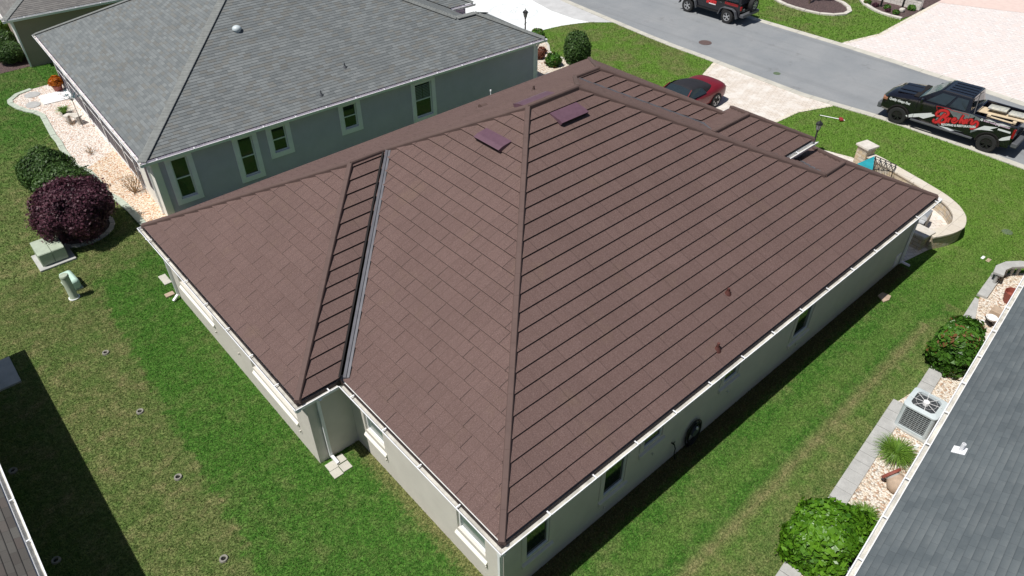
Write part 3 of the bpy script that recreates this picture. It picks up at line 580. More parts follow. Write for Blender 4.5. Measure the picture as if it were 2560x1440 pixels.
roof_face(rp, dk, [(L-.137, .137), (L-.137, 2*ws-.137), (L-ws, ws)], (L, 0), E_, H, p_)
roof_face(rp, dk, [(Lm-wg, W2-wg), (Lf-wg, W2-wg), (Lf-.137, W2-2*wg+.137), (Lm+.1, W2-2*wg+.137)], (0, W2-2*wg), S_, H, p_)
roof_face(rp, dk, [(Lf-.137, W2-.137), (Lf-wg, W2-wg), (Lf-.137, W2-2*wg+.137)], (Lf, 0), E_, H, p_)
# raised entry roof
pz, py0, py1, px1, pp = 3.42, 4.03, 7.60, 17.75, .52; pc = (py0+py1)/2; ph = (py1-py0)/2
roof_face(rp, dk, [(13.9, pc), (px1-ph, pc), (px1-.1, py0+.12), (15.7, py0+.12)], (0, py0), S_, pz, pp)
roof_face(rp, dk, [(13.9, pc), (px1-ph, pc), (px1-.1, py1-.12), (15.7, py1-.12)], (0, py1), N_, pz, pp)
roof_face(rp, dk, [(px1-.1, py0+.12), (px1-ph, pc), (px1-.1, py1-.12)], (px1, 0), E_, pz, pp)
roof = rp.build('roof', 'panel', house, merge=False); dk.build('painted_course_shade', 'dark', roof, merge=False)
zr = H+p_*W2/2; cm = MB(); c0 = .02
Z = lambda s: H+p_*s+c0
cap_run(cm, (.14, .14, Z(.1)), (W2/2, W2/2, zr+c0)); cap_run(cm, (W2/2, W2/2, zr+c0), (Lm-W2/2, W2/2, zr+c0)); cap_run(cm, (-n_+.14, W2-.14, Z(.14)), (-n_+wv, W1+wv, Z(wv)))
cap_run(cm, (-n_+.14, W1+.14, Z(.12)), (-n_+wv, W1+wv, Z(wv))); cap_run(cm, (-n_+wv, W1+wv, Z(wv)), (wv, W1+wv, Z(wv))); cap_run(cm, (wv, W1+wv, Z(wv)), (W2/2, W2/2, zr+c0))
cap_run(cm, (Lm-ws, ws, Z(ws)), (Lm-W2/2, W2/2, zr+c0)); cap_run(cm, (Lm-wg, W2-wg, Z(wg)), (Lm-W2/2, W2/2, zr+c0)); cap_run(cm, (Lm-wg, W2-wg, Z(wg)), (Lf-wg, W2-wg, Z(wg)))
cap_run(cm, (Lf-.14, W2-.14, Z(.14)), (Lf-wg, W2-wg, Z(wg))); cap_run(cm, (Lf-.14, W2-2*wg+.14, Z(.14)), (Lf-wg, W2-wg, Z(wg)))
cap_run(cm, (Lm-ws, ws, Z(ws)), (L-ws, ws, Z(ws))); cap_run(cm, (L-.14, .14, Z(.1)), (L-ws, ws, Z(ws))); cap_run(cm, (L-.14, 2*ws-.14, Z(.14)), (L-ws, ws, Z(ws)))
cap_run(cm, (14.0, pc, pz+pp*ph+c0), (px1-ph, pc, pz+pp*ph+c0)); cap_run(cm, (px1-.12, py0+.12, pz+.08), (px1-ph, pc, pz+pp*ph+c0)); cap_run(cm, (px1-.12, py1-.12, pz+.08), (px1-ph, pc, pz+pp*ph+c0))
cm.build('ridge_cap', 'cap', roof, merge=False)
def valley(a, b, wd_=.2, lift=.06):
    """folded metal channel along the valley a->b"""
    a, b = Vector(a), Vector(b); d = Vector((b.x-a.x, b.y-a.y, 0)).normalized(); n = Vector((-d.y, d.x, 0)); up = Vector((0, 0, 1)); mb = MB()
    pr = lambda P: [P+n*x+up*(lift+z) for x, z in ((-wd_/2, .0), (-wd_*.08, -.012), (0, .012), (wd_*.08, -.012), (wd_/2, .0), (wd_/2, -.06), (-wd_/2, -.06))]
    mb.loft([pr(a), pr(b)]); return mb.build('valley_flashing', 'valley', roof, merge=False)
off_ = .09
valley((.12+off_, W1+.06-off_, H+.13), (wv+off_, W1+wv-off_, H+p_*wv+.05), .15)
valley((15.8, W2-wg-(15.8-Lm+wg), H+p_*(Lm-15.8)), (Lm-wg+.1, W2-wg-.1, H+p_*wg-.05), .13)
valley((15.75, py0+.12, pz+.06), (14.05, pc-.05, pz+pp*ph-.03), .16); valley((15.55, 7.3, 3.63), (14.05, pc+.05, pz+pp*ph-.03), .15)
valley((Lm-.3, 2*ws-.3, H+.15), (Lm-ws+.1, ws+.1, H+p_*ws-.05), .16)
et = MB()     # black bar painting the shadow line of the small slope beside the valley
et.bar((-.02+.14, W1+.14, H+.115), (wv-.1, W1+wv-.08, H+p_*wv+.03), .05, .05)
et.build('valley_shadow_bar', 'dark', roof)
# walls
holesW = [(.62, 1.56, .88, 2.15)]
wl = MB()
Pw = wall_panel(wl, (ov, W1+ov), (ov, ov), 0, 2.5, [(W1-5.62+.0+ov-.0, W1-4.78+ov, .95, 2.2), (W1+ov-1.93, W1+ov-.97, .92, 2.2)])
Pn = wall_panel(wl, (-n_+ov, W1+ov), (ov, W1+ov), 0, 2.5, [])
hw2 = [(W2-ov-14.5, W2-ov-12.0, 1.0, 2.1), (W2-ov-9.5, W2-ov-7.0, 1.0, 2.1)]
Pww = wall_panel(wl, (-n_+ov, W2-ov), (-n_+ov, W1+ov), 0, 2.5, hw2, .22)
hs = [(.99-ov, 1.66-ov, .86, 2.2), (3.38-ov, 4.12-ov, .80, 2.2), (4.70-ov, 5.40-ov, 1.42, 2.2), (7.82-ov, 8.48-ov, 1.42, 2.2), (11.28-ov, 12.16-ov, .80, 2.2)]
Ps = wall_panel(wl, (ov, ov), (L-ov, ov), 0, 2.5, hs, .07)
wall_panel(wl, (L-ov, ov), (L-ov, 2*ws-ov), 0, 2.5, []); wall_panel(wl, (L-ov, 2*ws-ov), (Lm-ov, 2*ws-ov), 0, 2.5, []); wall_panel(wl, (Lm-.9, 2*ws-ov), (Lm-.9, 5.5), 0, 3.3, [])
wall_panel(wl, (Lm-.9, 5.5), (Lf-ov, 5.5), 0, 2.5, []); wall_panel(wl, (Lf-ov, 5.5), (Lf-ov, W2-ov), 0, 2.5, []); wall_panel(wl, (Lf-ov, W2-ov), (-n_+ov, W2-ov), 0, 2.5, [])
wall_panel(wl, (15.6, py0+.3), (px1-.3, py0+.3), 2.4, 3.36, []); wall_panel(wl, (px1-.3, py0+.3), (px1-.3, py1-.3), 2.9, 3.36, [])
wall_panel(wl, (px1-.3, py1-.3), (15.6, py1-.3), 2.5, 3.36, [])
for x, y in ((px1-.45, py0+.3), (px1-.45, py1-.6)): wl.bx(x-.15, x+.147, y+.003, y+.3, 0, 3.3)
wall = wl.build('wall', 'stucco', house, merge=False)
sf = MB()
def ring_soffit(P, inn, z):  # underside of the eaves
    for (a, b), (c, d) in zip(zip(P, P[1:]+P[:1]), zip(inn, inn[1:]+inn[:1])): sf.poly([(*a, z), (*b, z), (*d, z), (*c, z)])
out = [(.12, .12), (L-.12, .12), (L-.12, 2*ws-.12), (Lm-.12, 2*ws-.12), (Lm-.12, 5.35), (Lf-.12, 5.35), (Lf-.12, W2-.12), (-n_+.12, W2-.12), (-n_+.12, W1+.12), (.12, W1+.12)]
inn = [(ov, ov), (L-ov, ov), (L-ov, 2*ws-ov), (Lm-ov-.6, 2*ws-ov), (Lm-ov-.6, 5.5), (Lf-ov, 5.5), (Lf-ov, W2-ov), (-n_+ov, W2-ov), (-n_+ov, W1+ov), (ov, W1+ov)]
ring_soffit(out, inn, 2.485)
fa = MB()
for a, b in zip(out, out[1:]+out[:1]): fa.poly([(*a, 2.48), (*b, 2.48), (*b, 2.655), (*a, 2.655)])
fa.build('drip_edge', M['dripm'], house, merge=False)
po = [(15.7, py0+.12), (px1-.12, py0+.12), (px1-.12, py1-.12), (15.7, py1-.12)]
for a, b in zip(po, po[1:]): sf.poly([(*a, 3.28), (*b, 3.28), (*b, 3.46), (*a, 3.46)])
sf.poly([(*q, 3.30) for q in po]); sf.build('soffit', 'white', house, merge=False)
for a, b in (((0, 0), (L, 0)), ((L, 0), (L, 2*ws)), ((-n_, W1), (0, W1)), ((-n_, W2), (-n_, W1)), ((0, W1), (0, 0)), ((Lf, W2), (-n_, W2))):
    gutter(house, a, b, H, off={(0, W1): .48, (0, 0): 1.31}.get(a, .9))
gutter(house, (15.95, py0), (px1, py0), pz, off=.6); gutter(house, (px1, py1), (15.8, py1), pz, off=.3)
# windows and the stucco bands round them
def sill(w_, P, x0, x1, z, hh=.26, ex=.10, rise=.09, m='stucco_trim'):
    tr = MB()
    a = [P(x0-ex, z, 0), P(x1+ex, z, 0)]; d = (P(1, 0)-P(0, 0)); i = P(0, 0, 1)-P(0, 0); up = Vector((0, 0, 1))
    tr.poly([P(x0-ex, z+.0, -.055), P(x1+ex, z+.0, -.055), P(x1+ex, z+rise, .10), P(x0-ex, z+rise, .10)]); tr.poly([P(x0-ex, z-hh, -.055), P(x1+ex, z-hh, -.055), P(x1+ex, z, -.055), P(x0-ex, z, -.055)])
    tr.poly([P(x0-ex, z-hh, -.055), P(x0-ex, z, -.055), P(x0-ex, z+rise, .1), P(x0-ex, z-hh, .0)]); tr.poly([P(x1+ex, z-hh, -.055), P(x1+ex, z-hh, .0), P(x1+ex, z+rise, .1), P(x1+ex, z, -.055)]); tr.poly([P(x0-ex, z-hh, 0), P(x1+ex, z-hh, 0), P(x1+ex, z-hh, -.055), P(x0-ex, z-hh, -.055)]); tr.build('sill', m, w_, merge=False)
def bandbox(win, P, x0, x1, z0, z1, w_=.13, dd=.03):
    d = (P(1, 0)-P(0, 0)); i = P(0, 0, 1)-P(0, 0); up = Vector((0, 0, 1))
    for xa, xb, za, zb in ((x0-w_, x0, z0, z1), (x1, x1+w_, z0, z1)): MB().obox(P((xa+xb)/2, (za+zb)/2, -dd/2+.001), d, i, up, (xb-xa)/2, dd/2, (zb-za)/2).build('side_band', 'stucco', win, merge=False)
for h in ((W1-5.62+ov, W1-4.78+ov, .95, 2.2), (W1+ov-1.93, W1+ov-.97, .92, 2.2)):
    sill(window(house, Pw, *h, gl='glass_pale'), Pw, h[0], h[1], h[2]-.20, hh=.03, ex=.06, rise=.20)
for h in hw2: sill(window(house, Pww, *h, rev=.22, gl='glass_pale', rail=False), Pww, h[0], h[1], h[2]-.17, hh=.05, ex=.0, rise=.17)
for h in hs:
    w_ = window(house, Ps, *h, gl='glass', rev=.07, fw=.03, rail=False); sill(w_, Ps, h[0], h[1], h[2]-.12, hh=.10, ex=.12, rise=.12, m='stucco'); bandbox(w_, Ps, *h)
for P, x, z in ((Pw, W1+ov-.97+.05, .62), (Pw, W1-4.78+ov+.05, .62), (Pww, W2-ov-11.98, .62), (Pww, W2-ov-6.95, .62), (Pww, W2-ov-10.3, .95), (Ps, 3.1, .35), (Ps, 4.75, .95), (Ps, 7.8, .95), (Ps, 11.3, .45)): MB().obox(P(x, z, -.035), P(1, 0)-P(0, 0), P(0, 0, 1)-P(0, 0), (0, 0, 1), .014, .02, .03).build('weep_vent', 'stucco', house)
downspout(house, [(.33, .43, 2.42), (.33, .43, .02)], 'gutter', .09, .07)
downspout(house, [(-.50, W1+.02, 2.5), (-.47, W1+ov-.06, 2.25), (-.47, W1+ov-.06, .15), (-.44, W1+.05, .05)])
dx, dy, dz = (-0.860,15.549,0.000); downspout(house, [(-n_+.03, 15.1, 2.5), (-n_+ov-.05, 15.1, 2.25), (-n_+ov-.05, 15.1, .16), (-n_+.1, 15.0, .06)])
downspout(house, [(18.3, .03, 2.5), (18.3, ov-.05, 2.2), (18.3, ov-.05, .16), (18.45, ov-.32, .05)], 'trim_grey')
MB().bx(17.8, 18.12, ov-.03, ov+.01, .15, .60).build('wall_hatch', 'trim_grey', house)
# splash blocks, pavers
for i, (x, y) in enumerate(((-.6, 5.93), (-.33, 5.98), (-.62, 5.66), (-.34, 5.69))):
    tag(MB().bx(-.13, .13, -.13, .13, 0, .035).build('paver_slab', 'kerb', bevel=.008, loc=(x, y, 0)), 'square pale paver under the downspout in the house notch, one of a two by two patch', 'paver', 'pavers under the notch downspout')
tag(MB().bx(-.14, .14, -.1, .1, 0, .06).build('splash_block', 'tanstone', bevel=.01, loc=(-0.994,15.447,0.000)), 'tan splash block under the far left downspout of the brown roofed house', 'splash block')
tag(MB().bx(-.12, .12, -.3, .3, 0, .04).build('doorstep_pad', 'kerb', bevel=.008, loc=(-0.800,16.347,0.000)), 'pale concrete pad against the wall near the far left corner of the brown roofed house', 'concrete pad')
# roof vents: three long low maroon vents
def slot_vent(label, c, up, width=1.15, dep=.62):
    v = thing('roof_vent', label, 'roof vent', c, math.atan2(-up[0], up[1]), 'long low roof vents on the brown roof'); v.scale = (.90, .88, .70); a = math.atan(p_)
    Mx = Matrix.Rotation(a, 4, 'X'); q = MB(); hw = width/2
    q.loft([[Mx@Vector(P) for P in ((-hw, -dep/2, .0), (-hw, -dep/2, .145), (-hw+.0, -dep/2+.17, .150), (-hw, dep/2, .045), (-hw, dep/2, 0))], [Mx@Vector(P) for P in ((hw, -dep/2, .0), (hw, -dep/2, .145), (hw, -dep/2+.17, .150), (hw, dep/2, .045), (hw, dep/2, 0))]])
    q.build('hood', 'vent', v); s_ = MB(); s_.loft([[Mx@Vector((sx*(hw-.03), -dep/2-.004, z)) for z in (.02, .125)] for sx in (-1, 1)], cap=False); s_.build('slot', 'dark', v); return v
slot_vent('maroon slot vent high on the sunny left slope of the brown roof', (6.62, 7.87, H+p_*6.62+.03), (1, 0), 1.15, .55)
slot_vent('maroon slot vent just under the ridge on the near slope of the brown roof', (8.80, 7.22, H+p_*7.22+.03), (0, 1), 1.15, .58)
slot_vent('maroon slot vent seen edge on behind the main ridge of the brown roof', (8.55, 8.27, H+p_*(W2-8.27)+.05), (0, -1), 1.35, .62)
def pipe_vent(label, c, h=.22, m='cap', r=.035, group='vent pipes on the brown roof'):
    v = thing('vent_pipe', label, 'vent pipe', c, 0, group); MB().lathe([(.10, -.07), (.085, 0), (r+.02, .06), (r+.012, .10)]).build('flashing', m, v, smooth=50)
    MB().cyl((0, 0, -.05), (0, 0, h), r, r, 12).build('pipe', m, v, smooth=50); return v
pipe_vent('thin brown vent pipe on the near slope, the one higher up', (8.889, 1.362, 3.30), .16, 'pipered'); pipe_vent('thin brown vent pipe on the near slope, the one close to the gutter', (7.401, .511, 2.88), .2, 'pipered')
pipe_vent('brown vent pipe on the far slope right of the hooded exhaust', (11.321,11.315,4.748), .2)
v = thing('exhaust_hood', 'small hooded brown exhaust vent on the far slope of the brown roof', 'roof vent', (9.952,12.372,4.226), 0)
mb = MB(); mb.loft([[Vector((x, y, z)) for y, z in ((.14, -.07), (.14, .04), (.08, .12), (-.02, .14), (-.1, .1), (-.12, .06))] for x in (-.12, .12)]); mb.build('hood', 'cap', v); MB().bx(-.16, .16, -.14, .2, -.1, -.02).build('flange', 'cap', v)
v = thing('white_stub_vent', 'thin white pipe standing behind the far eave of the brown roof', 'vent pipe', (13.163,15.809,2.500), 0)
MB().cyl((0, 0, -2.5), (0, 0, .22), .02, .02, 8).build('pipe', 'white', v); MB().lathe([(.0, .08), (.035, .06), (.035, 0), (.0, -.01)], (0, 0, .2)).build('cap', 'white', v)
# hose reel and tap on the shaded wall
t = thing('hose_reel', 'coiled dark garden hose hanging on the shaded wall of the brown roofed house', 'garden hose', (6.78, ov, .52), 0)
mb = MB()
for i in range(5):
    r = .24+.035*i; P = [(r*math.cos(a)*.82, -.05-.028*(i % 3), (r*1.25)*math.sin(a)-.08) for a in [k_*math.pi/12 for k_ in range(25)]]; mb.tube(P, .018, 6)
mb.build('hose', 'black', t, smooth=60); MB().lathe([(.0, -.14), (.13, -.14), (.13, -.02), (.22, -.01), (.22, 0)], (0, 0, 0), 20, 'y').build('holder', 'plastic', t)
MB().bx(-.02, .02, -.17, -.13, .14, .22).build('nozzle', 'white', t)
t = thing('garden_tap', 'black garden tap with a short hose end on the shaded wall', 'tap', (5.94, ov, .68), 0)
MB().cyl((0, 0, 0), (0, -.09, 0), .02).cyl((0, -.07, 0), (0, -.07, .07), .012).cyl((-.04, -.07, .07), (.04, -.07, .07), .01).build('spigot', 'black', t); MB().tube([(0, -.09, 0), (.03, -.12, -.15), (.06, -.1, -.4), (.12, -.12, -.64)], .016, 6).build('hose_end', 'black', t)

# ---------------- grey house ----------------
gth, gx, gy = -.046, .331, 19.442; gH, gp, gL, gW, gw, gLm = 2.613, .467, 18.717, 16.152, 2.406, 17.646
gh = thing('grey_house', 'blue grey stucco house with a weathered grey shingle roof and a screened porch', 'house', (gx, gy, 0), gth)
rp, dk = MB(), MB(); ge = .128; kwg = dict(e=ge, off=.12, t=.012); ap = gW/2
roof_face(rp, dk, [(.1, .1), (gL-.1, .1), (gL-gw, gw), (gLm-gw, gw), (gLm-ap, ap), (ap, ap)], (0, 0), S_, gH, gp, **kwg)
roof_face(rp, dk, [(.1, .1), (ap, ap), (.1, gW-.1)], (0, 0), W_, gH, gp, **kwg)
roof_face(rp, dk, [(.1, gW-.1), (ap, ap), (gLm-ap, ap), (gLm, gW-.1)], (0, gW), N_, gH, gp, **kwg)
roof_face(rp, dk, [(gL-.1, .1), (gL-.1, 2*gw-.1), (gL-gw, gw)], (gL, 0), E_, gH, gp, **kwg)
roof_face(rp, dk, [(gL-.1, 2*gw-.1), (gL-gw, gw), (gLm-gw, gw), (gLm-.1, 2*gw-.1)], (0, 2*gw), N_, gH, gp, **kwg)
roof_face(rp, dk, [(gLm-.05, gW-.1), (gLm-ap, ap), (gLm-gw, gw), (gLm-.05, 2*gw)], (gLm, 0), E_, gH, gp, **kwg)
# garage wing farther back
y2 = 6.25; gx2 = 19.17; w2_ = 4.9
roof_face(rp, dk, [(gLm-w2_, y2+w2_), (gx2-w2_, y2+w2_), (gx2-.1, y2+.1), (gLm-.0, y2+.1)], (0, y2), S_, gH, gp, **kwg)
roof_face(rp, dk, [(gLm-w2_, y2+w2_), (gx2-w2_, y2+w2_), (gx2-.1, y2+2*w2_-.1), (gLm, y2+2*w2_-.1)], (0, y2+2*w2_), N_, gH, gp, **kwg)
roof_face(rp, dk, [(gx2-.1, y2+.1), (gx2-.1, y2+2*w2_-.1), (gx2-w2_, y2+w2_)], (gx2, 0), E_, gH, gp, **kwg)
groof = rp.build('roof', mat_shingle('grey_shingles', (.140, .155, .160), (.205, .222, .225), ge, .3, (.045, .048, .05), warm=(.165, .158, .138)), gh, merge=False); dk.build('course_shade_strip', 'dark', groof, merge=False)
M['shcap'] = mat('grey_cap_shingles', (.205, .215, .208), .9, .2, 5, bump=.3, bscale=120, fine=.4)
cm = MB(); Zg = lambda s: gH+gp*s+.01
for a, b in (((.1, .1, Zg(.1)), (ap, ap, Zg(ap))), ((.1, gW-.1, Zg(.1)), (ap, ap, Zg(ap))), ((ap, ap, Zg(ap)), (gLm-ap, ap, Zg(ap))), ((gLm-gw, gw, Zg(gw)), (gLm-ap, ap, Zg(ap))), ((gL-.1, .1, Zg(.1)), (gL-gw, gw, Zg(gw))),
             ((gLm-gw, gw, Zg(gw)), (gL-gw, gw, Zg(gw))), ((gL-.1, 2*gw-.1, Zg(.1)), (gL-gw, gw, Zg(gw))), ((gx2-.1, y2+.1, Zg(.1)), (gx2-w2_, y2+w2_, Zg(w2_))), ((gLm-w2_, y2+w2_, Zg(w2_)), (gx2-w2_, y2+w2_, Zg(w2_)))):
    cap_run(cm, a, b, .34, .016, .26, .014, .14)
cm.build('ridge_cap', 'shcap', groof, merge=False)
wl = MB(); go = .4
hg = [(1.04, 1.64, .66, 2.27), (3.54, 4.13, .66, 2.27), (4.89, 5.49, 1.25, 2.27), (8.0, 8.62, 1.25, 2.27), (11.47, 12.33, .68, 2.22)]
Pg = wall_panel(wl, (go, go), (gL-go, go), 0, 2.55, [(a-go, b-go, c, d) for a, b, c, d in hg], .09)
wall_panel(wl, (gL-go, go), (gL-go, 2*gw-go), 0, 2.55, []); wall_panel(wl, (gL-go, 2*gw-go), (gLm-go, 2*gw-go), 0, 2.55, []); wall_panel(wl, (gLm-go, 2*gw-go), (gLm-go, y2+go), 0, 2.55, [])
wall_panel(wl, (gLm-go, y2+go), (gx2-go, y2+go), 0, 2.55, []); wall_panel(wl, (gx2-go, y2+go), (gx2-go, y2+2*w2_-go), 0, 2.55, []); wall_panel(wl, (gx2-go, y2+2*w2_-go), (go, gW-go), 0, 2.55, [])
wall_panel(wl, (go+.25, gW-go), (go+.25, go), 0, 2.5, []); wl.build('wall', 'stucco_grey', gh, merge=False)
tr = MB()
for i, (a, b, c, d) in enumerate(hg):
    w_ = window(gh, Pg, a-go, b-go, c, d, .09, 'glass', 'white', shutter=(i == 4)); t_ = .19; tr = MB()
    for xa, xb, za, zb in ((a-t_, a, c-.2, d+.1), (b, b+t_, c-.2, d+.1), (a, b, c-.2, c), (a, b, d, d+.1)): tr.bx(xa, xb, go-.045, go+.004, za, zb)
    tr.build('window_trim', 'trim_grey', w_)
MB().bx(gL-go-.14, gL-go+.03, go-.03, go+.2, 0, 2.5).build('corner_board', 'trim_grey', gh); MB().bx(go-.02, go+.14, go-.03, go+.01, 0, 2.5).build('corner_board', 'trim_grey', gh)
# lanai screens on the left side
posts = [2.75, 5.05, 8.0, 11.0, 13.9, 15.7]
for y in posts: MB().bx(go-.02, go+.06, y-.06, y+.06, 0, 2.5).build('lanai_post', 'white', gh)
for a, b in zip(posts, posts[1:]):
    ln = MB(); ln.bx(go, go+.06, a+.06, b-.06, 2.40, 2.5).bx(go, go+.06, a+.06, b-.06, 0, .15); ln.bx(go+.004, go+.03, a+.06, b-.06, .90, .93); m_ = (a+b)/2; ln.bx(go+.005, go+.028, m_-.012, m_+.012, .15, 2.40)
    f_ = ln.build('lanai_frame', 'white', gh, merge=False); MB().bx(go+.016, go+.026, a+.06, b-.06, .15, 2.40).build('screen', 'screen', f_)
MB().bx(go-.02, go+.24, .35, posts[0]-.09, 0, 2.5).build('white_wall_panel', 'stucco_trim', gh)
wk = MB(); wk.bx(go-.03, go-.015, 1.2, 1.75, .8, 2.2); w_ = wk.build('side_window', 'white', gh); MB().bx(go-.037, go-.031, 1.26, 1.69, .86, 2.14).build('pane', 'screen', w_)
sf = MB()
for x0, x1, y0, y1 in ((.1, gL-.1, .1, go), (.1, go+.3, go, gW-.1), (gL-go, gL-.1, go, 2*gw-.1), (gLm, gx2-.1, y2+.1, y2+go)): sf.poly([(x0, y0, 2.5), (x1, y0, 2.5), (x1, y1, 2.5), (x0, y1, 2.5)])
for a, b in (((.1, .1), (gL-.1, .1)), ((gL-.1, .1), (gL-.1, 2*gw-.1)), ((.1, gW-.1), (.1, .1)), ((gLm, y2+.1), (gx2-.1, y2+.1))): sf.poly([(*a, 2.49), (*b, 2.49), (*b, 2.66), (*a, 2.66)])
sf.build('soffit', 'trim_grey', gh, merge=False)
gutter(gh, (0, 0), (gL, 0), gH, off=.6, wdt=.09); gutter(gh, (0, gW), (0, 0), gH, off=.8); gutter(gh, (gL, 0), (gL, 2*gw), gH); gutter(gh, (gLm+.05, y2), (gx2, y2), gH)
downspout(gh, [(go-.05, .9, 2.5), (go-.05, .9, .05)]); downspout(gh, [(go-.05, 3.2, 2.5), (go-.05, 3.2, .05)])
downspout(gh, [(gL-.2, go-.03, 2.4), (gL-.34, go-.03, 2.2), (gL-.34, go-.03, .05)], 'trim_grey')
v = thing('dome_vent', 'white domed vent on the grey shingle roof', 'roof vent', (0, 0, 0), 0)
v.location = (6.446,23.664,4.714); MB().lathe([(.24, -.18), (.13, -.10), (.13, .02), (.18, .04), (.185, .08), (.155, .15), (.08, .19), (0, .20)], n=24).build('dome', 'ac', v, smooth=60)
for i, (px, lb) in enumerate((((7.653,19.710,2.895), 'thin grey vent pipe low on the grey shingle roof, the one nearer the gutter'), ((9.330,20.557,3.326), 'thin grey vent pipe on the grey shingle roof, the one farther from the gutter'))):
    pipe_vent(lb, px, .20, 'plastic', .022, 'vent pipes on the grey roof')
# ---------------- other houses ----------------
def simple_house(name, label, loc, rz, LX, LY, m_wall, m_roof, z=2.6, pitch=.45, gut=True, e=.13, trim='white', cap=True, thick=.012, capm='shcap', up=1):
    """hip roofed house whose corner is at loc; it extends LX along local x and LY along local y (LY may be negative)"""
    h = thing(name, label, 'house', loc, rz); rp, dk = MB(), MB(); W = abs(LY); s = 1 if LY > 0 else -1; F = lambda P: [(x, y*s) for x, y in P]; half = min(W, LX)/2
    kk = dict(e=e, off=.12, t=thick)
    if LX >= W: r0, r1 = (half, W/2), (LX-half, W/2)
    else: r0, r1 = (LX/2, half), (LX/2, W-half)
    S1 = [(.1, .1), (LX-.1, .1), r1 if LX >= W else r0, r0]; 
    if LX < W: S1 = [(.1, .1), (LX-.1, .1), r0]
    N1 = [(.1, W-.1), (LX-.1, W-.1), r1] + ([r0] if LX >= W else [])
    Wf = [(.1, .1), r0] + ([] if LX >= W else [r1]) + [(.1, W-.1)]; Ef = [(LX-.1, .1), (LX-.1, W-.1), r1] + ([] if LX >= W else [r0])
    for P, o, up in ((S1, (0, 0), (0, 1)), (N1, (0, W), (0, -1)), (Wf, (0, 0), (1, 0)), (Ef, (LX, 0), (-1, 0))): roof_face(rp, dk, F(P), (o[0], o[1]*s), (up[0], up[1]*s), z, pitch, **kk)
    rf_ = rp.build('roof', m_roof, h, merge=False); dk.build('course_shade_strip', 'dark', rf_, merge=False)
    cm = MB(); zt = z+pitch*half
    for a, b in (((.1, .1, z+.03), (*r0, zt)), ((.1, W-.1, z+.03), (*(r0 if LX >= W else r1), zt)), ((LX-.1, .1, z+.03), (*(r1 if LX >= W else r0), zt)), ((LX-.1, W-.1, z+.03), (*r1, zt)), ((*r0, zt), (*r1, zt))): cap_run(cm, (a[0], a[1]*s, a[2]), (b[0], b[1]*s, b[2]), .34, .016, .26, .014, .14)
    cm.build('ridge_cap', capm, rf_, merge=False)
    wl = MB(); C = F([(.45, .45), (LX-.45, .45), (LX-.45, W-.45), (.45, W-.45)]); wl.prism(C, 0, 2.55); wl.build('wall', m_wall, h)
    sf = MB(); sf.prism(F([(.1, .1), (LX-.1, .1), (LX-.1, W-.1), (.1, W-.1)]), 2.50, 2.64); sf.build('soffit', trim, h)
    C2 = F([(0, 0), (LX, 0), (LX, W), (0, W)]); C2 = C2 if s > 0 else C2[::-1]
    for a, b in zip(C2, C2[1:]+C2[:1]): gutter(h, a, b, z, off=1.0, brackets=1.22)
    return h
uh = simple_house('tan_house', 'tan stucco house with an aged brownish grey shingle roof beyond the grey house', (.50, 38.6, 0), -.075, 17, 14, 'stucco_tan', mat_shingle('aged_shingles', (.15, .145, .14), (.215, .205, .195), .128, .3, (.05, .045, .045)), e=.128)
downspout(uh, [(.42, .40, 2.5), (.42, .40, .05)]); MB().bx(.42, .47, 1.2, 2.6, .5, 2.2).build('side_window', 'white', uh)
simple_house('weathered_roof_house', 'neighbouring house with a brown grey shingle roof and white gutter at the lower left', (-6.55, 16.03, 0), math.pi, 16, 40, 'stucco', mat_shingle('brown_grey_shingles', (.085, .075, .068), (.135, .13, .118), .128, .3, (.02, .018, .015), warm=(.13, .105, .095)), e=.128, thick=.016)
rh = simple_house('dark_roof_house', 'neighbouring house with a dark slate grey shingle roof and white gutter at the lower right', (-6.0, -5.67, 0), .1065, 34, -14, 'stucco_tan', mat_shingle('slate_shingles', (.085, .104, .114), (.114, .136, .146), .128, .32, (.035, .042, .05), stripe=.34), e=.128, pitch=.40)
q = (8.680,-4.729,2.850)
v = thing('vent_stack', 'white plastic vent pipe with a pale metal flashing on the dark slate roof', 'vent pipe', q, .1065)
MB().cyl((0, 0, -.1), (0, 0, .24), .04, .04, 14, cap=False).lathe([(.04, .24), (.03, .24), (.03, .1)]).build('pipe', 'gutter', v, smooth=60); Mx = Matrix.Rotation(-math.atan(.40), 4, 'X'); f_ = MB(); f_.bx(-.11, .11, -.12, .14, .012, .028); f_.v = [tuple(Mx@Vector(t_)) for t_ in f_.v]; f_.build('flashing', 'gutter', v)

